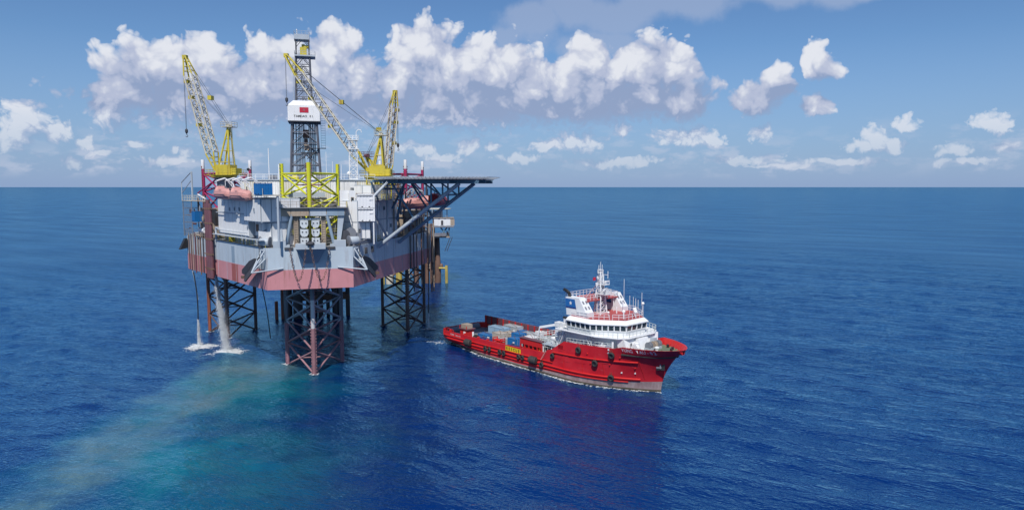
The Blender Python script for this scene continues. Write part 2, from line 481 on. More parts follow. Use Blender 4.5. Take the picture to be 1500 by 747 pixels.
# ------------------------------------------------------------------ mesh helpers
class MB:
    """collects shapes into one mesh"""
    def __init__(s):
        s.v = []
        s.f = []

    def add(s, vs, fs):
        n = len(s.v)
        s.v += [tuple(q) for q in vs]
        s.f += [tuple(i + n for i in q) for q in fs]
        return s

    def box(s, c, size, rz=0.0):
        hx, hy, hz = size[0] / 2, size[1] / 2, size[2] / 2
        ca, sa = math.cos(rz), math.sin(rz)
        vs = []
        for dz in (-hz, hz):
            for dx, dy in ((-hx, -hy), (hx, -hy), (hx, hy), (-hx, hy)):
                vs.append((c[0] + dx * ca - dy * sa, c[1] + dx * sa + dy * ca, c[2] + dz))
        return s.add(vs, [(3, 2, 1, 0), (4, 5, 6, 7), (0, 1, 5, 4), (1, 2, 6, 5), (2, 3, 7, 6), (3, 0, 4, 7)])

    def tube(s, p, q, r, r2=None, n=8, cap=True):
        p, q = Vector(p), Vector(q)
        r2 = r if r2 is None else r2
        d = (q - p)
        if d.length < 1e-6:
            return s
        d.normalize()
        a = d.orthogonal().normalized()
        b = d.cross(a)
        vs = [p + (a * math.cos(t) + b * math.sin(t)) * r for t in [2 * math.pi * i / n for i in range(n)]]
        vs += [q + (a * math.cos(t) + b * math.sin(t)) * r2 for t in [2 * math.pi * i / n for i in range(n)]]
        fs = [(i, (i + 1) % n, n + (i + 1) % n, n + i) for i in range(n)]
        if cap:
            fs += [tuple(range(n - 1, -1, -1)), tuple(range(n, 2 * n))]
        return s.add(vs, fs)

    def path(s, pts, r, n=6):
        for a, b in zip(pts[:-1], pts[1:]):
            s.tube(a, b, r, n=n)
        return s

    def prism(s, poly, z0, z1):
        n = len(poly)
        vs = [(a, b, z0) for a, b in poly] + [(a, b, z1) for a, b in poly]
        fs = [(i, (i + 1) % n, n + (i + 1) % n, n + i) for i in range(n)]
        fs += [tuple(range(n - 1, -1, -1)), tuple(range(n, 2 * n))]
        return s.add(vs, fs)

    def hull(s, bottom, top):
        """two loops of equal length joined and capped"""
        n = len(bottom)
        fs = [(i, (i + 1) % n, n + (i + 1) % n, n + i) for i in range(n)]
        fs += [tuple(range(n - 1, -1, -1)), tuple(range(n, 2 * n))]
        return s.add(list(bottom) + list(top), fs)

    def loft(s, rings, cap=True, closed=True):
        n = len(rings[0])
        vs = [p for r in rings for p in r]
        fs = []
        for k in range(len(rings) - 1):
            for i in range(n if closed else n - 1):
                j = (i + 1) % n
                fs.append((k * n + i, k * n + j, (k + 1) * n + j, (k + 1) * n + i))
        if cap:
            fs += [tuple(range(n - 1, -1, -1)), tuple(range((len(rings) - 1) * n, len(rings) * n))]
        return s.add(vs, fs)

    def lathe(s, c, prof, n=16, axis='Z'):
        rings = []
        for r, h in prof:
            ring = []
            for i in range(n):
                t = 2 * math.pi * i / n
                a, b = r * math.cos(t), r * math.sin(t)
                ring.append({'Z': (c[0] + a, c[1] + b, c[2] + h), 'X': (c[0] + h, c[1] + a, c[2] + b), 'Y': (c[0] + b, c[1] + h, c[2] + a)}[axis])
            rings.append(ring)
        return s.loft(rings)

    def mesh(s, name, smooth=False):
        me = bpy.data.meshes.new(name)
        me.from_pydata(s.v, [], s.f)
        if smooth:
            me.polygons.foreach_set('use_smooth', [True] * len(me.polygons))
        me.update()
        return me

    def build(s, name, mat, parent=None, smooth=False, fix=True):
        me = s.mesh(name, smooth)
        if fix:
            import bmesh
            bm = bmesh.new()
            bm.from_mesh(me)
            bmesh.ops.recalc_face_normals(bm, faces=bm.faces)
            bm.to_mesh(me)
            bm.free()
        me.materials.append(mat)
        return link(name, me, parent)


def link(name, me, parent=None, mtx=None):
    o = bpy.data.objects.new(name, me)
    COL.objects.link(o)
    if parent is not None:
        o.parent = parent
    if mtx is not None:
        o.matrix_basis = mtx
    return o


def thing(name, label, cat, loc=(0, 0, 0), rz=0.0, group=None):
    o = bpy.data.objects.new(name, None)
    o.empty_display_size = 0.5
    COL.objects.link(o)
    o.location = loc
    o.rotation_euler = (0, 0, rz)
    o['label'] = label
    o['category'] = cat
    if group:
        o['group'] = group
    return o


def tag(o, label, cat, group=None):
    o['label'] = label
    o['category'] = cat
    if group:
        o['group'] = group
    return o


SHARED = {}


def shared(kind, mat):
    k = (kind, mat.name)
    if k not in SHARED:
        mb = MB()
        if kind == 'rod':
            mb.tube((0, 0, 0), (0, 0, 1), 1.0, n=10)
        elif kind == 'rod4':
            mb.box((0, 0, 0.5), (2, 2, 1))
        elif kind == 'box':
            mb.box((0, 0, 0), (1, 1, 1))
        me = mb.mesh(kind)
        if kind == 'rod':
            me.polygons.foreach_set('use_smooth', [len(p.vertices) == 4 for p in me.polygons])
        me.materials.append(mat)
        SHARED[k] = me
    return SHARED[k]


def rod(name, p, q, r, mat, parent, kind='rod'):
    """one straight member between two points, sharing its mesh"""
    p, q = Vector(p), Vector(q)
    d = q - p
    L = d.length
    rot = d.to_track_quat('Z', 'Y').to_matrix().to_4x4()
    return link(name, shared(kind, mat), parent, Matrix.Translation(p) @ rot @ Matrix.Diagonal((r, r, L, 1)))


def block(name, c, size, mat, parent, rz=0.0):
    return link(name, shared('box', mat), parent, Matrix.Translation(Vector(c)) @ Matrix.Rotation(rz, 4, 'Z') @ Matrix.Diagonal((*size, 1)))


def frame(o, x, up=(0, 0, 1)):
    """matrix with its X along x, Z up, Y pointing into the wall"""
    x = Vector(x).normalized()
    z = Vector(up).normalized()
    y = z.cross(x).normalized()
    z = x.cross(y)
    return Matrix.Translation(Vector(o)) @ Matrix((x, y, z)).transposed().to_4x4()


def window(parent, mtx, w, h, fmat, gmat=None, name='window', t=0.08, b=None):
    """frame proud of the wall (local -Y faces out), pane inside it"""
    b = b or 0.12 * min(w, h) + 0.03
    mb = MB()
    mb.box((0, -t / 2, h / 2 - b / 2), (w, t, b)).box((0, -t / 2, -h / 2 + b / 2), (w, t, b))
    mb.box((-w / 2 + b / 2, -t / 2, 0), (b, t, h - 2 * b)).box((w / 2 - b / 2, -t / 2, 0), (b, t, h - 2 * b))
    f = mb.build(name, fmat, parent)
    f.matrix_basis = mtx
    p = MB().box((0, -0.02, 0), (w - 2 * b, 0.03, h - 2 * b)).build('pane', gmat or GLASS, f)
    return f


def panels(parent, o, x, w, h, n, mat, t=0.07, gap=0.17, rows=1, name='panel'):
    """a wall's sheets, each its own piece, standing proud with open joints; o = lower left corner"""
    M0 = frame(o, x)
    pw, ph = w / n, h / rows
    out = []
    for r in range(rows):
        for i in range(n):
            q = Matrix.Translation((pw * (i + 0.5), -t / 2, ph * (r + 0.5))) @ Matrix.Diagonal((pw - gap, t, ph - gap, 1))
            out.append(link(name, shared('box', mat), parent, M0 @ q))
    return out


def railing(parent, pts, mat, h=1.1, step=1.6, r=0.045, closed=False, name='handrail'):
    mb = MB()
    pts = [Vector(p) for p in pts]
    if closed:
        pts = pts + [pts[0]]
    for a, b in zip(pts[:-1], pts[1:]):
        L = (b - a).length
        n = max(1, int(round(L / step)))
        for i in range(n + 1):
            p = a.lerp(b, i / n)
            mb.tube(p, p + Vector((0, 0, h)), r, n=4, cap=False)
        for hh in (h, h * 0.55):
            mb.tube(a + Vector((0, 0, hh)), b + Vector((0, 0, hh)), r, n=4, cap=False)
    return mb.build(name, mat, parent, fix=False)


def ladder(parent, p, q, mat, w=0.6, name='ladder'):
    mb = MB()
    p, q = Vector(p), Vector(q)
    d = (q - p)
    s = Vector((0, 0, 1)).cross(d)
    s = s.normalized() * w / 2 if s.length > 1e-3 else Vector((w / 2, 0, 0))
    mb.tube(p - s, q - s, 0.05, n=4)
    mb.tube(p + s, q + s, 0.05, n=4)
    n = int(d.length / 0.45)
    for i in range(1, n):
        c = p + d * i / n
        mb.tube(c - s, c + s, 0.035, n=4)
    return mb.build(name, mat, parent, fix=False)


def lattice(parent, p, q, w0, w1, nb, r, rl, cm, lm, side=None, frames=True):
    """four-chord box boom from p to q: chords and lacing are separate members"""
    p, q = Vector(p), Vector(q)
    d = (q - p).normalized()
    s = Vector(side).normalized() if side is not None else d.cross(Vector((0, 0, 1))).normalized()
    s = (s - d * s.dot(d)).normalized()
    u = s.cross(d).normalized()

    def corner(t, k):
        w = w0(t) if callable(w0) else w0
        h = w1(t) if callable(w1) else w1
        a, b = ((-1, -1), (1, -1), (1, 1), (-1, 1))[k]
        return p.lerp(q, t) + s * (a * w / 2) + u * (b * h / 2)
    ts = [i / nb for i in range(nb + 1)]
    for k in range(4):
        segs = [0.0] + [t for t in ts[1:-1] if callable(w0)] + [1.0]
        if not callable(w0):
            rod('chord', corner(0, k), corner(1, k), r, cm, parent)
        else:
            brk = [0.0, 0.15, 0.85, 1.0]
            for a, b in zip(brk[:-1], brk[1:]):
                rod('chord', corner(a, k), corner(b, k), r, cm, parent)
    for k in range(4):
        k2 = (k + 1) % 4
        for i in range(nb):
            a, b = (k, k2) if i % 2 else (k2, k)
            rod('lacing', corner(ts[i], a), corner(ts[i + 1], b), rl, lm, parent, 'rod4')
            if frames and k % 2 == 0:
                rod('lacing', corner(ts[i], k), corner(ts[i], k2), rl, lm, parent, 'rod4')
    return corner


def text_mesh(s, size=1.0, bold=0.02):
    cu = bpy.data.curves.new('lettering', 'FONT')
    cu.body = s
    cu.size = size
    cu.offset = bold * size
    cu.resolution_u = 3
    cu.align_x = 'CENTER'
    cu.align_y = 'CENTER'
    o = bpy.data.objects.new('lettering', cu)
    COL.objects.link(o)
    dg = bpy.context.evaluated_depsgraph_get()
    dg.update()
    me = bpy.data.meshes.new_from_object(o.evaluated_get(dg))
    bpy.data.objects.remove(o)
    bpy.data.curves.remove(cu)
    return me


def text_on(parent, s, mtx, size, mat, bold=0.02, adv=0.6):
    """flat print on a plane, letter by letter: local X right, Z up, -Y outwards"""
    for i, ch in enumerate(s):
        if ch == ' ':
            continue
        me = text_mesh(ch, size, bold)
        x0 = (i - (len(s) - 1) / 2) * adv
        for v in me.vertices:
            v.co = (x0 + v.co.x, -0.025, v.co.y - (size * 0.3 if ch == '.' else 0.0))
        me.materials.clear()
        me.materials.append(mat)
        link("letter", me, parent, mtx)


# ------------------------------------------------------------------ sea
def build_sea():
    rs = np.random.RandomState(3)
    xs = np.arange(-230.0, 230.01, 0.8)
    ys = np.arange(44.0, 420.01, 0.7)
    X, Y = np.meshgrid(xs, ys)
    Z = np.zeros_like(X)
    nw = 60
    lam = 1.6 * (17.0 / 1.6) ** rs.rand(nw)
    main = math.radians(-122)
    th = main + rs.randn(nw) * 0.5
    for L, t in zip(lam, th):
        k = 2 * math.pi / L
        a = 0.0030 * L ** 0.95
        Z += a * np.sin(k * (X * math.cos(t) + Y * math.sin(t)) + rs.rand() * 6.283)
    # crests a little sharper than troughs
    Z = Z + 0.6 * (Z * Z - (Z * Z).mean())
    edge = np.minimum(np.minimum(X + 230, 230 - X), np.minimum(Y - 44, 420 - Y))
    fade = np.clip(edge / 40.0, 0, 1) * np.clip((430 - Y) / 330.0, 0, 1)
    Z *= fade
    ny, nx = X.shape
    verts = np.stack([X, Y, Z], -1).reshape(-1, 3)
    idx = np.arange(ny * nx).reshape(ny, nx)
    quads = np.stack([idx[:-1, :-1], idx[:-1, 1:], idx[1:, 1:], idx[1:, :-1]], -1).reshape(-1, 4)
    # outer water out to the horizon: four flat sheets round the modelled part
    B = 90000.0
    x0, x1, y0, y1 = xs[0], xs[-1], ys[0], ys[-1]
    ov = np.array([(x0, y0, 0), (x1, y0, 0), (x1, y1, 0), (x0, y1, 0), (-B, -B, 0), (B, -B, 0), (B, B, 0), (-B, B, 0)], float)
    n = len(verts)
    oq = np.array([(4, 5, 1, 0), (5, 6, 2, 1), (6, 7, 3, 2), (7, 4, 0, 3)]) + n
    verts = np.vstack([verts, ov])
    quads = np.vstack([quads, oq])
    me = bpy.data.meshes.new("sea")
    me.vertices.add(len(verts))
    me.vertices.foreach_set('co', verts.ravel())
    me.loops.add(quads.size)
    me.loops.foreach_set('vertex_index', quads.ravel().astype(np.int32))
    me.polygons.add(len(quads))
    me.polygons.foreach_set('loop_start', np.arange(0, quads.size, 4, dtype=np.int32))
    me.polygons.foreach_set('loop_total', np.full(len(quads), 4, dtype=np.int32))
    me.update(calc_edges=True)
    me.polygons.foreach_set('use_smooth', [True] * len(quads))
    me.materials.append(SEA)
    o = link("sea", me)
    o['kind'] = 'structure'
    return o


build_sea()

# ------------------------------------------------------------------ the jack-up rig
RIG_O = Vector((-39.8, 135.1, 0.0))
RIG_A = R(15.0)
RIG_M = Matrix.Translation(RIG_O) @ Matrix.Rotation(RIG_A, 4, 'Z')


def at_rig(x, y, z):
    return RIG_M @ Vector((x, y, z))


rig = thing("jack_up_rig", "big grey and pink three-legged jack-up drilling rig standing above the sea", "drilling rig", RIG_O, RIG_A)
KEEL, DECK = 17.4, 25.0
HULL_POLY = [(-7.6, -11.2), (7.6, -11.2), (28.0, 28.8), (28.0, 44.0), (18.0, 50.0), (-18.0, 50.0), (-28.0, 44.0), (-28.0, 28.8)]
WALL_L0, WALL_L1 = Vector((-7.6, -11.2, 0)), Vector((-28.0, 28.8, 0))
WALL_R0, WALL_R1 = Vector((7.6, -11.2, 0)), Vector((28.0, 28.8, 0))
DL = (WALL_L1 - WALL_L0).normalized()
DR = (WALL_R1 - WALL_R0).normalized()
NL = Vector((-DL.y, DL.x, 0))
NL = NL if NL.x < 0 else -NL
NR = Vector((DR.y, -DR.x, 0))
NR = NR if NR.x > 0 else -NR


def pl(s, d, z):
    """point by the port side wall: s along it from the bow, d outwards"""
    q = WALL_L0 + DL * s + NL * d
    return Vector((q.x, q.y, z))


def pr(s, d, z):
    q = WALL_R0 + DR * s + NR * d
    return Vector((q.x, q.y, z))


PATCHRED = paint("patched_red_paint", (0.36, 0.10, 0.085), 0.55, 0.15, 0.5, 0.3)
STREAKED = paint("rust_streaked_grey", (0.44, 0.45, 0.45), 0.6, 0.2, 1.3, 0.6)


def build_hull():
    hull = MB().prism(HULL_POLY, KEEL, DECK).build("hull", HULLPAINT, rig)
    # deck plate
    ins = [(x * 0.985, y * 0.985 + 0.2) for x, y in HULL_POLY]
    MB().prism(ins, DECK + 0.005, DECK + 0.03).build("deck_plate", DECKGREY, hull)
    # bow shoulders that carry the anchor winches
    for sx in (-1, 1):
        mb = MB().box((sx * 5.3, -10.2, 25.6), (2.2, 2.0, 1.2))
        mb.box((sx * 4.0, -10.4, 25.25), (0.9, 1.5, 0.5))
        mb.build("winch_shoulder", LIGHTGREY, hull)
        # chain slot
        MB().box((sx * 3.7, -11.28, 24.85), (1.5, 0.2, 0.45)).build("chain_slot", DARKSTEEL, hull)
    # bow console: a platform on a tapered bracket
    mb = MB().box((0.15, -12.4, 25.35), (5.2, 2.8, 0.9))
    mb.build("bow_console", LIGHTGREY, hull)
    mb = MB().hull([(-1.0, -11.21, 22.2), (1.3, -11.21, 22.2), (1.3, -11.5, 22.2), (-1.0, -11.5, 22.2)],
                   [(-2.4, -11.21, 24.89), (2.7, -11.21, 24.89), (2.7, -13.6, 24.89), (-2.4, -13.6, 24.89)])
    mb.build("console_bracket", BLUEGREY, hull)
    mb = MB().tube((-0.4, -13.9, 25.9), (0.6, -13.9, 25.9), 0.35, n=10).box((0.1, -13.6, 25.9), (1.5, 0.5, 0.5)).tube((0.1, -13.9, 25.5), (0.1, -13.9, 24.7), 0.18)
    mb.build("chain_fairlead", DARKSTEEL, hull)
    # weld seams down the plating
    for k in range(1, 9):
        for f, n_ in ((pl, NL), (pr, NR)):
            p = f(k * 5.0, 0.0, KEEL + 0.02)
            rod("plate_seam", p, p + Vector((0, 0, DECK - KEEL - 0.05)), 0.03, LIGHTGREY if k % 2 else BLUEGREY, hull, 'rod4')
    # draught pipes, rubbing strips and streaked caissons on the after part of both sides
    for s, d, r, m, z0, z1 in ((41.5, 0.2, 0.10, BROWN, 17.2, 25.6), (40.2, 0.2, 0.08, TAN, 17.3, 25.4), (38.6, 0.2, 0.13, MAROON, 17.0, 26.0),
                               (37.0, 0.2, 0.07, TAN, 17.4, 25.2), (35.2, 0.2, 0.12, BROWN, 16.9, 25.8), (43.0, 0.2, 0.10, BROWN, 17.3, 25.4), (33.4, 0.2, 0.10, DARKSTEEL, 17.4, 25.2)):
        rod("drain_pipe", pl(s, d, z0), pl(s, d, z1), r, m, hull)
    for s, d, r, m, z0, z1 in ((31.0, 0.5, 0.15, DARKSTEEL, 12.0, 26.0), (33.0, 0.5, 0.11, DARKSTEEL, 16.0, 26.0), (36.0, 0.6, 0.16, BROWN, 14.0, 26.5), (38.0, 0.5, 0.11, DARKSTEEL, 12.0, 26.5),
                               (40.5, 0.5, 0.15, BROWN, 16.0, 26.5), (42.0, 0.5, 0.18, TAN, 16.0, 27.0), (43.6, 0.5, 0.2, BROWN, 10.0, 27.0), (29.0, 0.4, 0.16, DARKSTEEL, 17.5, 25.6), (45.0, 0.6, 0.2, TAN, 10.0, 27.0)):
        rod("caisson_pipe", pr(s, d, z0), pr(s, d, z1), r, m, hull)
    # three big maroon leg-well pipes on the port side
    for i, s in enumerate((26.5, 27.6, 28.7)):
        rod("riser_caisson", pl(s, 0.75, 17.0), pl(s, 0.75, 32.6 if i != 1 else 33.4), 0.42, MAROON, hull)
    mb = MB()
    for z in (19.0, 22.0, 25.2, 28.5, 31.5):
        mb.tube(pl(25.2, 0.8, z), pl(30.8, 0.8, z), 0.12, n=6)
        mb.tube(pl(26.5, 0.75, z - 0.2), pl(26.5, 0.75, z + 0.2), 0.47, n=10)
        mb.tube(pl(27.6, 0.75, z - 0.2), pl(27.6, 0.75, z + 0.2), 0.47, n=10)
        mb.tube(pl(28.7, 0.75, z - 0.2), pl(28.7, 0.75, z + 0.2), 0.47, n=10)
    mb.build("caisson_clamp", BROWN, hull)
    # plates repainted in a fresher red, and rust-stained ones aft
    def plate(f, n_, s0, s1, z0, z1, m):
        p = [f(s0, 0.012, z0), f(s1, 0.012, z0), f(s1, 0.012, z1), f(s0, 0.012, z1)]
        q = [v - n_ * 0.03 for v in p]
        MB().hull(q, p).build("hull_plate", m, hull)
    plate(pl, NL, 14.2, 17.4, KEEL + 0.05, 20.9, PATCHRED)
    plate(pl, NL, 31.4, 33.0, KEEL + 0.05, 20.9, PATCHRED)
    plate(pl, NL, 34.0, 36.4, KEEL + 0.05, 20.9, PATCHRED)
    plate(pl, NL, 39.2, 41.0, KEEL + 0.05, 20.9, PATCHRED)
    for k, (s0, s1) in enumerate(((30.8, 32.6), (33.2, 34.6), (35.2, 37.6), (38.4, 39.6), (40.6, 42.4))):
        plate(pl, NL, s0, s1, 21.15, 24.9, STREAKED)
    plate(pl, NL, 15.6, 17.2, 21.1, 24.4, BLUEGREY)
    for s0, s1 in ((30.0, 31.6), (33.4, 35.0), (37.0, 39.0), (41.4, 43.4)):
        plate(pr, NR, s0, s1, 21.2, 24.8, STREAKED)
        plate(pr, NR, s0 + 0.5, s1 - 0.3, KEEL + 0.1, 20.6, PATCHRED)
    # fender shelf at the port quarter
    MB().hull([pl(45.3, 0.2, 22.2), pl(44.0, 0.2, 22.2), pl(44.0, 1.8, 21.9), pl(45.3, 1.8, 21.9)],
              [pl(45.3, 0.2, 24.4), pl(44.0, 0.2, 24.4), pl(44.0, 0.6, 24.3), pl(45.3, 0.6, 24.3)]).build("boat_chute", BLACK, hull)
    return hull


rig_hull = build_hull()


def leg(cx, cy, rot, top, mats, low=-4.0):
    """open triangular truss: three chords with racks, crossed bracing in each face"""
    RC = 6.25
    pts = []
    for k in range(3):
        t = rot + k * 2 * math.pi / 3
        pts.append(Vector((cx + RC * math.cos(t), cy + RC * math.sin(t), 0)))
    bay = 4.55
    nodes = [-4.55, 0.0, 4.55, 9.1, 13.65, KEEL + 0.1, DECK + 0.2, 29.7, top - 6.4, top - 2.0]
    mid = []
    # inner frames joining the brace crossings: the body of the leg
    for z0, z1 in zip(nodes[:-1], nodes[1:]):
        zc = (z0 + z1) / 2
        if zc < 1 or (zc > KEEL - 1 and zc < 33):
            continue
        cs = [(pts[k] + pts[(k + 1) % 3]) / 2 + Vector((0, 0, zc)) for k in range(3)]
        mid += [(cs[k], cs[(k + 1) % 3]) for k in range(3)]
    # the leg's own body: the guide ring where it passes through the hull
    gd = MB()
    for k in range(3):
        gd.tube(pts[k] + Vector((0, 0, KEEL - 0.25)), pts[(k + 1) % 3] + Vector((0, 0, KEEL - 0.25)), 0.22, n=6)
    lg = gd.build("leg", mats['brace_low'], rig, smooth=True)
    for p, q in mid:
        rod("inner_frame", p, q, 0.13, mats['brace_low'], lg)
    for k in range(3):
        segs = mats['chord'](k)
        for (z0, z1, m) in segs:
            rod("chord", pts[k] + Vector((0, 0, z0)), pts[k] + Vector((0, 0, z1)), 0.40, m, lg)
        # rack plates, toothed strips both sides of each chord
        d = (Vector((cx, cy, 0)) - pts[k]).normalized()
        s = Vector((-d.y, d.x, 0))
        mb = MB()
        z0, z1 = low, top
        for sg in (-1, 1):
            c = pts[k] + s * sg * 0.45
            n = int((z1 - z0) / 0.62)
            for i in range(n):
                z = z0 + (i + 0.5) * (z1 - z0) / n
                if KEEL < z < DECK:
                    continue
                mb.box((c.x, c.y, z), (0.16, 0.16, 0.36), math.atan2(s.y, s.x))
        mb.build("rack", mats['rack'](k), lg)['kind'] = 'stuff'
    for k in range(3):
        a, b = pts[k], pts[(k + 1) % 3]
        for z0, z1 in zip(nodes[:-1], nodes[1:]):
            zc = (z0 + z1) / 2
            if zc < -2 or KEEL < z0 < DECK:
                continue
            m = mats['brace'](zc)
            rod("brace", a + Vector((0, 0, z0)), b + Vector((0, 0, z1)), 0.19, m, lg)
            rod("brace", b + Vector((0, 0, z0)), a + Vector((0, 0, z1)), 0.19, m, lg)
    # top ring
    for k in range(3):
        rod("top_brace", pts[k] + Vector((0, 0, top - 2.0)), pts[(k + 1) % 3] + Vector((0, 0, top - 2.0)), 0.2, mats['brace'](top), lg)
    return lg, pts


leg(0, 0, R(-90), 40.6, {
    'brace_low': PINKSTEEL,
    'brace': lambda z: LEGYELLOW if z > 25 else LEGLOW,
    'chord': lambda k: [(-5, 9.0, PINKSTEEL if k == 0 else CHORDLOW), (9.0, 14.5, WHITECHORD if k == 0 else CHORDLOW), (14.5, 26, CHORDLOW), (26, 40.6, LEGYELLOW)],
    'rack': lambda k: PINKSTEEL if k == 0 else CHORDLOW})
leg(-20.6, 38.2, R(150), 41.2, {
    'brace_low': REARLEG,
    'brace': lambda z: MAGENTA if z > 30 else REARLEG,
    'chord': lambda k: [(-5, 15.5, RUSTCHORD if k == 0 else REARLEG), (15.5, 34.0, REARLEG), (34.0, 40.4, MAGENTA), (40.4, 42.6, CLEANWHITE)],
    'rack': lambda k: RUSTCHORD if k == 0 else REARLEG})
leg(21.8, 34.6, R(30), 41.2, {
    'brace_low': REARLEG,
    'brace': lambda z: MAGENTA if z > 30 else REARLEG,
    'chord': lambda k: [(-5, 34.0, REARLEG), (34.0, 40.4, MAGENTA), (40.4, 42.6, CLEANWHITE)],
    'rack': lambda k: REARLEG})


GEARGREY = paint("gearcase_grey", (0.56, 0.60, 0.63), 0.5, 0.08, 0.6, 0.4)


def build_jackhouse():
    """the frame over the bow leg: deck-high posts, raking braces, capping beam, jacking gear round each chord"""
    beam = MB()
    # capping platform as a ring of beams
    beam.box((0, -8.3, 31.55), (12.8, 1.9, 1.1))
    beam.box((0, 5.4, 31.55), (12.8, 1.6, 1.1))
    for sx in (-1, 1):
        beam.box((sx * 5.75, -1.45, 31.55), (1.3, 11.8, 1.1))
    jh = beam.build("jack_house", TAN, rig)
    MB().box((0, -8.4, 32.16), (13.4, 2.7, 0.12)).box((0, 5.5, 32.16), (13.4, 2.2, 0.12)).box((-6.0, -1.45, 32.16), (1.9, 11.4, 0.12)).box((6.0, -1.45, 32.16), (1.9, 11.4, 0.12)).build("top_walkway", MIDSTEEL, jh)
    # fascia plates on the beam front
    for i, (x0, x1, m) in enumerate(((-6.3, -3.3, TAN), (-3.2, -0.1, TAN), (0.0, 3.0, LIGHTGREY), (3.1, 6.3, BLUEGREY))):
        block("fascia_plate", ((x0 + x1) / 2, -9.30, 31.35), (x1 - x0 - 0.06, 0.08, 1.35), m, jh)
    for sx in (-1, 1):
        # outer raking post, wide at the head
        mb = MB().hull([(sx * 4.75, -9.0, 25.03), (sx * 5.35, -9.0, 25.03), (sx * 5.35, -8.4, 25.03), (sx * 4.75, -8.4, 25.03)],
                       [(sx * 5.1, -9.0, 31.0), (sx * 6.3, -9.0, 31.0), (sx * 6.3, -8.1, 31.0), (sx * 5.1, -8.1, 31.0)])
        mb.build("raking_post", LIGHTGREY, jh)
        rod("diagonal_brace", (sx * 4.3, -9.1, 25.1), (sx * 3.1, -9.0, 31.0), 0.30, BLUEGREY, jh)
        block("column", (sx * 2.45, -8.2, 28.0), (0.85, 0.85, 6.0), TAN, jh)
        block("column", (sx * 5.5, 4.6, 28.0), (1.0, 1.0, 6.0), MIDSTEEL, jh)
        block("column", (sx * 5.9, -2.0, 28.0), (0.7, 0.7, 6.0), MIDSTEEL, jh)
        ladder(jh, (sx * 2.45, -8.75, 25.1), (sx * 2.45, -8.75, 31.0), TAN)
        rod("diagonal_brace", (sx * 5.6, 4.4, 25.1), (sx * 5.8, -1.5, 31.0), 0.25, BLUEGREY, jh)
        for z in (27.2, 29.2):
            railing(jh, [(sx * 3.0, -8.6, z), (sx * 5.0, -8.0, z), (sx * 5.4, -3.0, z)], YELLOW, 1.0, 1.2)
            block("walkway", (sx * 4.2, -6.6, z - 0.08), (2.6, 3.0, 0.08), MIDSTEEL, jh)
    # jacking gear: three gearcases a side on the forward chord, rounded at the foot, two ports each
    for sx in (-1, 1):
        for r in range(3):
            z = 29.2 - r * 1.62
            prof = [(-0.72, 0.62), (0.72, 0.62), (0.72, -0.25), (0.45, -0.68), (0.0, -0.8), (-0.45, -0.68), (-0.72, -0.25)]
            mb = MB()
            n = len(prof)
            cx = sx * 1.0
            vs = [(cx + a, -8.95, z + b) for a, b in prof] + [(cx + a, -7.9, z + b) for a, b in prof]
            mb.add(vs, [tuple(range(n)), tuple(range(2 * n - 1, n - 1, -1))] + [(i, i + n, (i + 1) % n + n, (i + 1) % n) for i in range(n)])
            g = mb.build("jacking_gearcase", GEARGREY, jh)
            ports = MB()
            for px_ in (-0.33, 0.33):
                ports.tube((cx + px_, -9.02, z + 0.12), (cx + px_, -8.93, z + 0.12), 0.12, n=10)
            ports.build("port", BLACK, jh)
    block("gear_cover", (0, -8.3, 30.1), (3.6, 1.2, 0.35), BLUEGREY, jh)
    for k in (1, 2):
        t = R(-90) + k * 2 * math.pi / 3
        block("jacking_case", (6.25 * math.cos(t), 6.25 * math.sin(t) + 0.9, 28.0), (1.8, 0.8, 5.4), LIGHTGREY, jh)
    # sag lines from the beam to the console
    mb = MB()
    for sx in (-1, 1):
        mb.tube((sx * 0.1, -9.3, 31.6), (sx * 1.2, -9.3, 30.4), 0.05, n=4)
    mb.tube((0, -9.35, 31.9), (0.05, -13.7, 26.0), 0.05, n=4)
    mb.build("sling_wire", BLACK, jh)
    railing(jh, [(-6.6, -9.6, 32.22), (6.6, -9.6, 32.22)], TAN, 1.1, 1.5)
    railing(jh, [(-6.6, 6.4, 32.22), (6.6, 6.4, 32.22)], YELLOW, 1.1, 1.5)
    railing(jh, [(6.8, -9.4, 32.22), (6.8, 6.4, 32.22)], YELLOW, 1.1, 1.5)
    return jh


build_jackhouse()


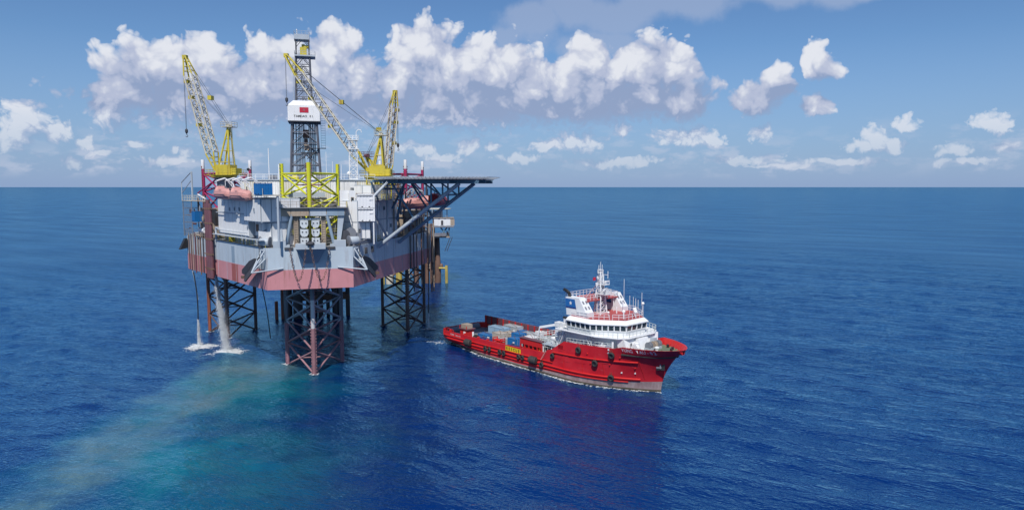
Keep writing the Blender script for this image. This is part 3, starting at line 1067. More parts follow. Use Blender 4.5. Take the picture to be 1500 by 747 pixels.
def build_winches():
    for sx in (-1, 1):
        bed = MB().box((sx * 7.7, -8.7, 25.25), (2.6, 2.4, 0.45)).build("anchor_winch", DARKSTEEL, rig)
        rod("drum", (sx * 7.0, -9.9, 26.0), (sx * 8.7, -9.3, 26.0), 0.8, LIGHTGREY, bed)
        for x, y in ((6.95, -9.92), (8.75, -9.28)):
            MB().lathe((0, 0, 0), [(1.0, -0.07), (1.0, 0.07)], 16, 'X').build("flange", MIDSTEEL, bed).matrix_basis = Matrix.Translation((sx * x, y, 26.0)) @ Matrix.Rotation(sx * 0.34, 4, 'Z')
        for x, y, z, r in ((6.3, -8.2, 27.0, 0.95), (7.4, -7.4, 27.3, 1.05), (8.3, -7.2, 26.6, 0.8)):
            MB().lathe((sx * x, y, z), [(r, -0.45), (r, -0.33), (r * 0.6, -0.33), (r * 0.6, 0.33), (r, 0.33), (r, 0.45)], 16, 'Y').build("winch_gear", DARKSTEEL if x < 7 else MIDSTEEL, bed)
        MB().box((sx * 6.9, -7.0, 25.9), (2.8, 2.2, 1.6)).box((sx * 7.4, -6.4, 27.0), (1.0, 1.0, 1.4)).build("winch_frame", DARKSTEEL, bed)
        for k in range(5):
            p_ = Vector((sx * (5.9 + 0.55 * k), -8.0 + 0.2 * k, 25.3))
            rod("winch_post", p_, p_ + Vector((0, 0.2, 1.2 + 0.4 * (k % 3))), 0.09, TAN if k % 2 else MIDSTEEL, bed)
        # tubular rack below, standing out from the hull corner
        f = pl if sx < 0 else pr
        tip = Vector((sx * 10.1, -12.5, 20.8))
        rk = MB().tube(f(0.2, 0.25, 24.6), f(1.8, 0.25, 24.6), 0.16).build("anchor_rack", LIGHTGREY, rig)
        for a, b in ((f(0.3, 0.1, 24.7), tip), (f(1.7, 0.1, 24.7), tip), (f(0.25, 0.1, 23.1), tip), (f(2.2, 0.1, 22.6), tip), (Vector((sx * 4.8, -11.3, 21.3)), tip), (f(0.25, 0.1, 23.1), f(0.25, 0.1, 24.6)), (f(3.4, 0.1, 21.4), tip)):
            rod("rack_tube", a, b, 0.13, LIGHTGREY, rk)


build_winches()


def build_port_module():
    """white machinery module along the port side, in overhanging tiers"""
    def pan(s0, s1, d, z0, z1, n, m, o):
        # seen from outside, the port wall runs left to right from stern to bow
        return panels(o, pl(s1, d, z0), pl(s0, d, z0) - pl(s1, d, z0), s1 - s0, z1 - z0, n, m)
    core = MB().prism([pl(8.6, -0.5, 0)[:2], pl(25.0, -0.5, 0)[:2], pl(25.0, -9.0, 0)[:2], pl(8.6, -9.0, 0)[:2]], 26.5, 33.6)
    core.prism([pl(0.6, 0.4, 0)[:2], pl(8.55, 0.4, 0)[:2], pl(8.55, -7.0, 0)[:2], pl(0.6, -7.0, 0)[:2]], 29.6, 33.9)
    core.prism([pl(1.0, -1.6, 0)[:2], pl(25.0, -1.6, 0)[:2], pl(25.0, -8.0, 0)[:2], pl(1.0, -8.0, 0)[:2]], 25.04, 29.58)
    mod = core.build("machinery_module", LIGHTGREY, rig)
    for s_, d0, d1, z0, z1, n_ in ((0.55, 0.4, -6.9, 29.7, 33.85, 4), (0.95, -1.6, -7.9, 25.2, 29.5, 4)):
        panels(mod, pl(s_, d0, z0), pl(s_, d1, z0) - pl(s_, d0, z0), d0 - d1, z1 - z0, n_, WHITE)
    pan(8.7, 25.0, -0.44, 30.9, 33.5, 8, WHITE, mod)
    pan(8.7, 25.0, -0.44, 26.6, 30.85, 8, WHITE, mod)
    pan(0.7, 8.5, 0.46, 29.7, 33.85, 6, WHITE, mod)
    pan(1.1, 8.5, -1.54, 26.8, 29.5, 5, WHITE, mod)
    for s, z in ((18.2, 31.6), (15.6, 31.7), (13.1, 31.7), (6.8, 28.4), (3.4, 31.8)):
        fr = frame(pl(s, -0.36 if s > 8.6 else 0.55, z), pl(0, 0, 0) - pl(1, 0, 0))
        window(mod, fr, 0.55, 0.8, LIGHTGREY)
    # ledge, pipes and lights along it
    MB().prism([pl(0.5, 0.9, 0)[:2], pl(25.2, 0.9, 0)[:2], pl(25.2, 0.0, 0)[:2], pl(0.5, 0.0, 0)[:2]], 26.35, 26.48).build("ledge", LIGHTGREY, mod)
    mb = MB()
    for z in (30.85, 27.3):
        mb.tube(pl(8.8, 0.0, z), pl(25.0, 0.0, z), 0.09, n=6)
    mb.tube(pl(25.3, 0.1, 27.6), pl(25.3, 0.1, 25.0), 0.22, n=8)
    mb.tube(pl(25.3, 0.1, 27.6), pl(23.9, 0.1, 27.6), 0.22, n=8)
    mb.build("pipe_run", LIGHTGREY, mod)
    railing(mod, [pl(1.0, -0.3, 25.05), pl(25.0, -0.3, 25.05)], YELLOW, 1.1, 1.5)
    block("yellow_locker", pl(19.8, -1.1, 26.1), (0.9, 0.9, 2.1), YELLOW, mod, math.atan2(DL.y, DL.x))
    for s in (4.0, 12.6, 10.6):
        rod("vent_post", pl(s, -0.5, 25.05), pl(s, -0.5, 27.0), 0.16, CLEANWHITE, mod)
    block("white_locker", pl(3.0, -1.0, 26.5), (3.0, 1.0, 2.9), WHITE, mod, math.atan2(DL.y, DL.x))
    # cluttered after end: pipes, tanks, scaffold
    aft = MB().box(pl(35.5, -3.4, 28.2), (5.5, 5.0, 6.2), math.atan2(DL.y, DL.x)).build("mud_pit_house", TAN, mod)
    rr = random.Random(4)
    for i in range(26):
        s, z = rr.uniform(30.8, 43.0), rr.uniform(25.2, 33.0)
        a = pl(s, rr.uniform(-0.8, 0.5), z)
        b = a + (DL * rr.uniform(-2.5, 2.5) if rr.random() < 0.5 else Vector((0, 0, rr.uniform(-3.0, 3.0))))
        if b.z < 25.2:
            b.z = 25.2
        rod("pipe", a, b, rr.uniform(0.08, 0.28), rr.choice((BROWN, TAN, MAROON, DARKSTEEL, LIGHTGREY, TAN)), aft)
    rod("white_tank", pl(33.4, -0.4, 26.6), pl(36.6, -0.4, 26.6), 0.55, CLEANWHITE, aft)
    railing(aft, [pl(30.8, 0.3, 25.05), pl(45.0, 0.3, 25.05)], TAN, 1.1, 1.2)
    railing(aft, [pl(30.6, 0.4, 33.0), pl(38.0, 0.4, 33.0)], CREAM, 1.1, 1.2)
    block("scaffold_deck", pl(34.0, -0.5, 32.95), (8.0, 2.4, 0.12), TAN, aft, math.atan2(DL.y, DL.x))
    for s, z0, z1 in ((40.5, 31.0, 33.4), (44.5, 31.0, 33.4)):
        pass
    # meshed stair tower at the corner
    tw = MB()
    c0 = [pl(38.6, 0.6, 0), pl(44.6, 0.6, 0), pl(44.6, -2.6, 0), pl(38.6, -2.6, 0)]
    for p in c0:
        tw.tube(p + Vector((0, 0, 25.0)), p + Vector((0, 0, 33.0)), 0.11, n=6)
    for z in (26.5, 28.1, 29.7, 31.3, 32.9):
        for k in range(4):
            tw.tube(c0[k] + Vector((0, 0, z)), c0[(k + 1) % 4] + Vector((0, 0, z)), 0.06, n=4)
    for i in range(1, 7):
        p = c0[0].lerp(c0[1], i / 7)
        tw.tube(p + Vector((0, 0, 25.0)), p + Vector((0, 0, 32.9)), 0.035, n=4)
    tw.build("stair_tower", MIDSTEEL, mod)
    block("landing", pl(41.6, -1.0, 32.95), (6.4, 3.6, 0.12), CREAM, mod, math.atan2(DL.y, DL.x))
    railing(mod, [pl(38.6, 0.6, 33.0), pl(44.6, 0.6, 33.0), pl(44.6, -2.6, 33.0)], CREAM, 1.1, 1.2)
    fr_ = MB()
    fr_.path([pl(45.0, 0.6, 33.0), pl(45.0, 0.6, 37.0), pl(41.0, 0.3, 38.6), pl(39.0, 0.2, 39.3)], 0.12)
    fr_.path([pl(39.0, 0.2, 33.0), pl(39.0, 0.2, 39.3)], 0.22)
    fr_.path([pl(45.0, 0.6, 34.6), pl(39.0, 0.2, 37.6)], 0.09)
    fr_.build("boom_rest", LIGHTGREY, mod)
    return mod


build_port_module()


def build_bow_clutter():
    """pumps, hoses, boxes and hose reels on the deck either side of the jack house"""
    rr = random.Random(33)
    base = MB().box((0, 6.9, 25.2), (15.0, 1.6, 0.3)).build("pump_skid", DARKSTEEL, rig)
    for sx in (-1, 1):
        for i in range(22):
            x, y, z = sx * rr.uniform(6.4, 9.6), rr.uniform(-6.0, 6.0), rr.uniform(25.2, 29.5)
            if abs(x) > 7.2 + 0.5 * (y + 10.8):
                continue
            q = rr.random()
            m = rr.choice((DARKSTEEL, MIDSTEEL, TAN, BROWN, LIGHTGREY, WHITE, YELLOW))
            if q < 0.4:
                block("equipment_box", (x, y, z), (rr.uniform(0.4, 1.3), rr.uniform(0.4, 1.2), rr.uniform(0.5, 1.4)), m, base, rr.uniform(0, 0.6))
            elif q < 0.75:
                rod("pipe", (x, y, 25.05), (x, y, z + 1.5), rr.uniform(0.07, 0.22), m, base)
            else:
                rod("pipe", (x, y, z), (x + rr.uniform(-2, 2), y + rr.uniform(-0.5, 0.5), z), rr.uniform(0.06, 0.18), m, base)
    hs = MB()
    for sx in (-1, 1):
        pts = [Vector((sx * (2.4 - 2.3 * t), -9.6 - 3.9 * t, 25.7 + 0.9 * (2 * t - 1) ** 2 - 0.2)) for t in [i / 8 for i in range(9)]]
        hs.path(pts, 0.07, n=5)
    hs.build("slack_hose", BLACK, base)


build_bow_clutter()


def build_deckhouse():
    """white quarters and stores block across the deck behind the bow leg"""
    body = MB().box((-0.4, 16.5, 31.2), (27.0, 15.0, 12.3)).build("deck_house", LIGHTGREY, rig)
    x0 = -13.9
    ws = [2.9, 2.4, 2.4, 2.4, 2.9, 2.4, 2.4, 2.9, 2.4, 3.9]
    for (z0, z1) in ((33.3, 37.2), (29.3, 33.2), (25.2, 29.2)):
        x = x0
        for i, w in enumerate(ws):
            ww = w * 27.0 / sum(ws)
            block("panel", (x + ww / 2, 8.96, (z0 + z1) / 2), (ww - 0.2, 0.10, z1 - z0 - 0.16), WHITE if (i + int(z0)) % 3 else CREAM, body)
            # corrugation ribs, two to a sheet
            x += ww
    ribs = MB()
    for i in range(54):
        xx = x0 + 0.25 + i * 0.5
        ribs.box((xx, 8.88, 35.25), (0.10, 0.08, 3.7))
        ribs.box((xx, 8.88, 31.25), (0.10, 0.08, 3.7))
    ribs.build("wall_ribs", WHITE, body)
    for x, z, m in ((-9.3, 34.0, MAROON), (-11.9, 31.7, None), (-11.9, 29.4, None), (8.6, 35.3, None), (11.5, 35.3, None), (-12.4, 27.5, None), (9.8, 31.5, None)):
        window(body, frame((x, 8.88, z), (1, 0, 0)), 1.1, 1.1, MIDSTEEL, m)
    # roof edge, roof plant and rail
    MB().box((-0.4, 16.5, 37.45), (27.6, 15.6, 0.22)).build("roof", LIGHTGREY, body)
    railing(body, [(-14.0, 8.9, 37.56), (13.2, 8.9, 37.56)], WHITE, 1.1, 1.6)
    railing(body, [(-14.0, 24.0, 37.56), (13.2, 24.0, 37.56)], WHITE, 1.1, 1.6)
    rr = random.Random(11)
    for i in range(9):
        block("roof_plant", (rr.uniform(-12, 9), rr.uniform(12, 22), 37.56 + 0.5), (rr.uniform(0.8, 2.4), rr.uniform(0.8, 2.0), 1.0), rr.choice((MIDSTEEL, WHITE, LIGHTGREY, CREAM)), body)
    MB().lathe((-3.2, 13.0, 37.56), [(0.9, 0.0), (0.9, 0.5), (0.6, 0.9), (0.1, 1.1)], 14).build("vent_cowl", YELLOW, body)
    for x, y, h, r in ((-8.6, 14.0, 6.6, 0.09), (-6.6, 14.0, 3.2, 0.13), (4.5, 15.0, 4.0, 0.05), (6.3, 12.0, 3.2, 0.05), (3.2, 14.0, 6.0, 0.05), (-12.6, 12.5, 2.0, 0.05)):
        rod("whip_aerial", (x, y, 37.56), (x, y, 37.56 + h), r, CLEANWHITE, body)
    MB().lathe((-12.6, 12.5, 39.6), [(0.05, -0.3), (0.3, -0.1), (0.3, 0.2), (0.05, 0.35)], 10).build("signal_lamp", BLACK, body)
    MB().lathe((7.9, 12.0, 38.9), [(0.1, -0.4), (0.45, -0.1), (0.45, 0.15), (0.1, 0.45)], 12).build("radome", CLEANWHITE, body)
    rod("radome_post", (7.9, 12.0, 37.56), (7.9, 12.0, 38.55), 0.1, MIDSTEEL, body)
    # machinery on the low deck behind the leg, with yellow stair rails
    plant = MB().box((0.2, 7.9, 32.6), (9.5, 1.4, 0.8)).build("machinery_skid", MIDSTEEL, body)
    for i in range(14):
        a = Vector((rr.uniform(-4.2, 4.2), rr.uniform(7.3, 8.4), rr.uniform(32.6, 34.0)))
        rod("pipe", a, a + Vector((rr.uniform(-1.5, 1.5), 0, rr.uniform(-0.8, 0.8))), rr.uniform(0.08, 0.3), rr.choice((LIGHTGREY, MIDSTEEL, WHITE, TAN)), plant)
    block("plant_cover", (-1.0, 7.6, 34.4), (7.6, 1.0, 1.0), LIGHTGREY, plant)
    for z in (26.4, 28.6, 30.8):
        railing(body, [(-8.4, 8.2, z), (-5.4, 8.2, z)], YELLOW, 1.0, 1.0)
        block("stair_landing", (-6.9, 8.4, z - 0.06), (3.0, 1.0, 0.1), MIDSTEEL, body)
    # white lattice mast on the starboard front corner
    mast = MB().box((8.8, 10.0, 37.7), (1.9, 1.9, 0.25)).build("lattice_mast", CLEANWHITE, body)
    c = [(8.0, 9.2), (9.6, 9.2), (9.6, 10.8), (8.0, 10.8)]
    for k in range(4):
        rod("mast_leg", (*c[k], 37.6), (*c[k], 45.8), 0.10, CLEANWHITE, body)
    mb = MB()
    for i in range(6):
        z0, z1 = 37.8 + i * 1.33, 37.8 + (i + 1) * 1.33
        for k in range(4):
            a, b = c[k], c[(k + 1) % 4]
            mb.tube((*a, z0), (*b, z1), 0.055, n=4).tube((*b, z0), (*a, z1), 0.055, n=4).tube((*a, z1), (*b, z1), 0.055, n=4)
    mb.build("mast_lacing", CLEANWHITE, body)
    MB().box((8.8, 10.0, 44.0), (2.4, 2.4, 0.12)).box((8.8, 10.0, 45.9), (2.2, 2.2, 0.12)).build("mast_platform", CLEANWHITE, body)
    railing(body, [(7.7, 8.9, 45.95), (9.9, 8.9, 45.95), (9.9, 11.1, 45.95), (7.7, 11.1, 45.95)], CLEANWHITE, 0.9, 1.0, closed=True)
    MB().path([(9.5, 9.6, 45.9), (9.5, 9.6, 47.6), (9.9, 9.6, 48.1), (10.5, 9.6, 48.0), (10.6, 9.6, 47.5)], 0.08).build("flood_light", CLEANWHITE, body)
    return body


build_deckhouse()


def build_starboard_modules():
    ang = math.atan2(DR.y, DR.x)
    core = MB()
    core.prism([pr(4.5, -0.9, 0)[:2], pr(24.5, -0.9, 0)[:2], pr(24.5, -6.0, 0)[:2], pr(4.5, -4.0, 0)[:2]], 25.04, 33.4)
    core.prism([pr(16.0, -3.0, 0)[:2], pr(30.0, -3.0, 0)[:2], pr(30.0, -7.0, 0)[:2], pr(16.0, -7.0, 0)[:2]], 33.42, 36.4)
    mod = core.build("starboard_module", LIGHTGREY, rig)
    panels(mod, pr(4.45, -4.0, 25.2), pr(4.45, -0.9, 25.2) - pr(4.45, -4.0, 25.2), 3.1, 8.1, 2, WHITE, rows=2)
    panels(mod, pr(15.95, -7.0, 33.5), pr(15.95, -3.0, 33.5) - pr(15.95, -7.0, 33.5), 4.0, 2.8, 2, WHITE)

    def pan(s0, s1, d, z0, z1, n, m):
        return panels(mod, pr(s0, d, z0), DR, s1 - s0, z1 - z0, n, m)
    pan(10.4, 24.5, -0.86, 29.4, 33.3, 9, WHITE)
    pan(10.4, 24.5, -0.86, 25.3, 29.3, 9, WHITE)
    pan(4.6, 10.0, -0.86, 26.0, 29.2, 4, WHITE)
    pan(16.2, 29.8, -2.96, 33.5, 36.3, 8, WHITE)
    # cream access column with porthole doors at the bow corner
    col = MB().box((7.9, -5.6, 30.2), (1.1, 1.2, 10.3)).build("access_trunk", WHITE, mod)
    for z in (33.6, 31.2, 28.6, 26.6):
        window(col, frame((7.9, -6.22, z), (1, 0, 0)), 0.6, 0.9, TAN)
    # front face, facing the bow leg
    panels(mod, (5.6, -5.3, 25.6), Vector((1, 0, 0)), 1.7, 9.4, 1, WHITE, rows=3)
    block("white_bulkhead", (6.45, -4.4, 30.2), (1.75, 1.7, 10.3), WHITE, mod)
    # front of the module under the white boxes
    panels(mod, (8.5, -5.4, 26.0), Vector((1, 0, 0)), 2.7, 3.2, 3, WHITE)
    block("module_front", (9.8, -4.4, 27.6), (2.8, 1.9, 3.4), LIGHTGREY, mod)
    for s, z in ((14.0, 31.6), (17.0, 31.6), (20.5, 27.8), (4.8, 27.6)):
        window(mod, frame(pr(s, -0.78, z), DR), 0.8, 0.8, MIDSTEEL)
    for s, m in ((10.2, CLEANWHITE), (13.6, CLEANWHITE), (6.4, LIGHTGREY), (22.0, TAN), (24.8, TAN)):
        rod("down_pipe", pr(s, -0.6, 25.1), pr(s, -0.6, 33.0), 0.14, m, mod)
    for s in (10.9, 14.8):
        rod("vent_post", pr(s, 0.0, 25.0), pr(s, 0.0, 27.2), 0.16, CLEANWHITE, mod)
    railing(mod, [pr(7.5, -0.25, 25.05), pr(13.5, -0.25, 25.05)], YELLOW, 1.1, 1.2)
    railing(mod, [pr(25.0, -0.25, 25.05), pr(44.0, -0.25, 25.05)], TAN, 1.1, 1.4)
    block("side_plank", pr(5.0, -0.4, 25.4), (8.0, 0.5, 0.7), MIDSTEEL, mod, ang)
    for s in (5.5, 8.6):
        rod("bollard", pr(s, 0.15, 23.2), pr(s, 0.15, 24.4), 0.3, DARKSTEEL, mod)
    # two-deck escape landing in yellow rail
    for z in (33.4, 36.4):
        block("landing", pr(15.0, 0.6, z), (9.0, 2.6, 0.14), MIDSTEEL, mod, ang)
        railing(mod, [pr(10.5, 1.8, z + 0.07), pr(19.5, 1.8, z + 0.07)], YELLOW if z < 35 else MIDSTEEL, 1.1, 1.2)
    # rusty after clutter
    rr = random.Random(9)
    aft = MB().prism([pr(30.5, -1.6, 0)[:2], pr(43.0, -1.6, 0)[:2], pr(43.0, -9.0, 0)[:2], pr(30.5, -9.0, 0)[:2]], 25.04, 30.5).build("pump_house", TAN, mod)
    for i in range(46):
        s, z = rr.uniform(24.0, 46.0), rr.uniform(25.3, 34.0)
        a = pr(s, rr.uniform(-1.2, 0.4), z)
        q = rr.random()
        b = a + (DR * rr.uniform(-3, 3) if q < 0.35 else Vector((0, 0, rr.uniform(-4, 4))))
        b.z = max(b.z, 25.1)
        rod("pipe", a, b, rr.uniform(0.07, 0.26), rr.choice((BROWN, TAN, DARKSTEEL, LIGHTGREY, MIDSTEEL, BROWN, BLUEGREY)), aft)
    for s in (31.0, 35.0, 39.0, 43.0):
        rod("stanchion", pr(s, -0.2, 25.1), pr(s, -0.2, 35.5), 0.2, MIDSTEEL, aft)
    for z in (28.8, 32.2):
        block("walkway", pr(36.0, -0.6, z), (14.0, 1.6, 0.12), MIDSTEEL, aft, ang)
        railing(aft, [pr(29.0, 0.2, z + 0.06), pr(43.0, 0.2, z + 0.06)], TAN, 1.1, 1.5)
    return mod


build_starboard_modules()


def build_helideck():
    s0, dc, z = 17.0, 10.9, 37.8
    c = pr(s0, dc, z)
    rad = 10.9 / math.cos(math.pi / 8)
    a0 = math.atan2(DR.y, DR.x) + math.pi / 8
    oct_ = [(c.x + rad * math.cos(a0 + k * math.pi / 4), c.y + rad * math.sin(a0 + k * math.pi / 4)) for k in range(8)]
    hd = MB().prism(oct_, z - 0.35, z).build("helideck", MIDSTEEL, rig)
    # plating in strips, each with its own joint
    n = 22
    for i in range(n):
        d = (i + 0.5) / n * 2 - 1
        half = min(10.9, 10.9 * math.tan(math.pi / 8) + 10.9 - abs(d) * 10.9) if abs(d) > math.tan(math.pi / 8) else 10.9
        p = pr(s0, dc + d * 10.8, z + 0.03)
        block("deck_plank", p, (half * 2 - 0.3, 21.6 / n - 0.06, 0.05), DECKGREEN if i % 2 else DECKGREY, hd, math.atan2(DR.y, DR.x))
    # safety net round the rim
    mb = MB()
    for k in range(8):
        a, b = Vector((*oct_[k], z - 0.2)), Vector((*oct_[(k + 1) % 8], z - 0.2))
        cc = Vector((c.x, c.y, z - 0.2))
        ao, bo = cc + (a - cc) * 1.11 + Vector((0, 0, 0.35)), cc + (b - cc) * 1.11 + Vector((0, 0, 0.35))
        m_ = 12
        for i in range(m_ + 1):
            mb.tube(a.lerp(b, i / m_), ao.lerp(bo, i / m_), 0.05, n=4)
        for f in (0.33, 0.66, 1.0):
            mb.tube(a.lerp(ao, f), b.lerp(bo, f), 0.045, n=4)
    mb.build("safety_net", LIGHTGREY, hd)
    # under-deck girders
    for i, s in enumerate((8.6, 11.7, 17.0, 22.9, 25.6)):
        block("girder", pr(s, dc, z - 0.75), (0.35, 20.5 if 9 < s < 25 else 10.5, 0.7), STEELBLUE, hd, math.atan2(DR.y, DR.x))
    for d in (1.0, 6.0, 16.4):
        block("girder", pr(s0, d, z - 0.62), (19.0 if d < 15 else 11.0, 0.3, 0.44), STEELBLUE, hd, math.atan2(DR.y, DR.x))
    # the two long raking struts with their trusses, up from the hull side
    zt = z - 1.1
    for s in (11.7, 22.9):
        foot, head = pr(s, 0.1, 24.0), pr(s, 17.2, zt)
        rod("raking_strut", foot, head, 0.40, LIGHTGREY if s < 15 else BLUEGREY, hd)
        for f, dd in ((0.80, 13.9), (0.66, 9.4)):
            p = foot.lerp(head, f)
            rod("truss_post", p, pr(s, p_out(p), zt), 0.18, STEELBLUE, hd)
            rod("truss_brace", p, pr(s, p_out(p) - 3.8, zt), 0.16, STEELBLUE, hd)
        p = foot.lerp(head, 0.45)
        rod("truss_brace", p, pr(s, 3.2, zt), 0.22, STEELBLUE, hd)
    rod("cross_brace", pr(11.7, 13.6, 34.2), pr(22.9, 13.6, zt), 0.16, STEELBLUE, hd)
    rod("cross_brace", pr(22.9, 13.6, 34.2), pr(11.7, 13.6, zt), 0.16, STEELBLUE, hd)
    rod("cross_brace", pr(11.7, 10.6, 32.0), pr(22.9, 10.6, 32.0), 0.2, STEELBLUE, hd)
    rod("cross_brace", pr(11.7, 13.7, 34.4), pr(22.9, 13.7, 34.4), 0.2, STEELBLUE, hd)
    # pale bracket struts at the inboard edge
    rod("bracket_strut", pr(6.9, 0.3, 33.2), pr(15.4, 0.5, 25.6), 0.26, LIGHTGREY, hd)
    rod("bracket_strut", pr(6.9, 0.3, 33.2), pr(10.0, 3.0, zt + 0.2), 0.3, LIGHTGREY, hd)
    rod("bracket_strut", pr(15.6, 0.4, 25.2), pr(15.6, 0.6, zt + 0.3), 0.22, LIGHTGREY, hd)
    rod("bracket_strut", pr(11.7, 0.3, 33.2), pr(8.0, 0.4, 37.0), 0.2, STEELBLUE, hd)
    for s, d0, z0, d1 in ((19.0, 0.3, 31.5, 4.2), (21.5, 0.3, 29.0, 3.0), (24.0, 0.2, 30.0, 0.2)):
        rod("inner_strut", pr(s, d0, z0), pr(s - (0.0 if d1 < 1 else 2.5), d1, zt + 0.3), 0.26, STEELBLUE if s % 2 else MIDSTEEL, hd)
    for s0_, s1_, zz, d in ((14.0, 26.0, 35.6, 0.6),):
        rod("inner_beam", pr(s0_, d, zz), pr(s1_, d, zz), 0.22, STEELBLUE, hd)
    return hd


def p_out(p):
    return (Vector((p.x, p.y, 0)) - WALL_R0).dot(NR)


build_helideck()


# ------------------------------------------------------------------ mooring chains slung below the bow
def chain(a, b, sag, label):
    a, b = Vector(a), Vector(b)
    n = 40
    pts = []
    for i in range(n + 1):
        t = i / n
        p = a.lerp(b, t)
        p.z -= sag * (1 - (2 * t - 1) ** 2) ** 0.92
        p.y -= 0.25 * math.sin(math.pi * t)
        pts.append(p)
    L = [0.0]
    for p, q in zip(pts[:-1], pts[1:]):
        L.append(L[-1] + (q - p).length)
    m = int(L[-1] / 0.46)
    mb = MB()
    for i in range(m):
        d0 = (i + 0.5) / m * L[-1]
        k = max(j for j in range(n) if L[j] <= d0)
        t = (d0 - L[k]) / (L[k + 1] - L[k])
        p = pts[k].lerp(pts[k + 1], t)
        d = (pts[k + 1] - pts[k]).normalized()
        w = Vector((0, 1, 0)) if i % 2 else d.cross(Vector((0, 1, 0))).normalized()
        ring = []
        for j in range(10):
            th = 2 * math.pi * j / 10
            ring.append(p + d * (0.30 * math.cos(th)) + w * (0.15 * math.sin(th)))
        for j in range(10):
            mb.tube(ring[j], ring[(j + 1) % 10], 0.055, n=4, cap=False)
    o = mb.build("mooring_chain", BROWN, None, fix=False)
    o.matrix_basis = RIG_M
    tag(o, label, "chain", "rusty chains slung under the rig's bow")
    return o


chain((-3.5, -11.6, 24.7), (-0.7, -14.1, 25.0), 5.6, "left-hand chain loop, hung from the bow's left slot to its middle console")
chain((0.3, -14.2, 24.9), (3.4, -11.6, 24.7), 5.6, "right-hand chain loop, hung from the middle console to the bow's right slot")


# ------------------------------------------------------------------ anchors stowed on the racks
def anchor(f, label):
    a = thing("anchor", label, "anchor", RIG_O, RIG_A, "anchors on the bow racks")
    head, foot = f(1.2, 1.3, 22.8), f(7.0, 1.5, 19.3)
    d = (foot - head).normalized()
    s = (f(1, 0, 0) - f(0, 0, 0))
    out = (f(0, 1, 0) - f(0, 0, 0))
    w = d.cross(out).normalized()
    L = (foot - head).length
    # shank
    rod("shank", head - d * 1.3, foot, 0.14, DARKSTEEL, a)
    for sg in (-1, 1):
        prof = [(0.0, 0.12), (0.25, 0.62), (2.4, 1.15), (L * 0.92, 1.25), (L, 0.75), (L * 0.9, 0.12)]
        vs = []
        for o in (-0.12, 0.12):
            for t, ww in prof:
                vs.append(head + d * t + w * (sg * ww) + out * (o + ww * 0.18))
        n = len(prof)
        MB().add(vs, [tuple(range(n)), tuple(range(2 * n - 1, n - 1, -1))] + [(i, i + n, (i + 1) % n + n, (i + 1) % n) for i in range(n)]).build("fluke", DARKSTEEL, a)
    rod("pendant_wire", head - d * 1.3, f(0.9, 0.9, 25.6), 0.06, BLACK, a)
    MB().box(foot + d * 0.05, (0.9, 0.9, 0.5), 0.4).build("crown", BROWN, a)
    return a


anchor(pl, "dark rust-brown anchor on the white tube rack left of the bow")
anchor(pr, "dark rust-brown anchor on the white tube rack right of the bow, in shade")


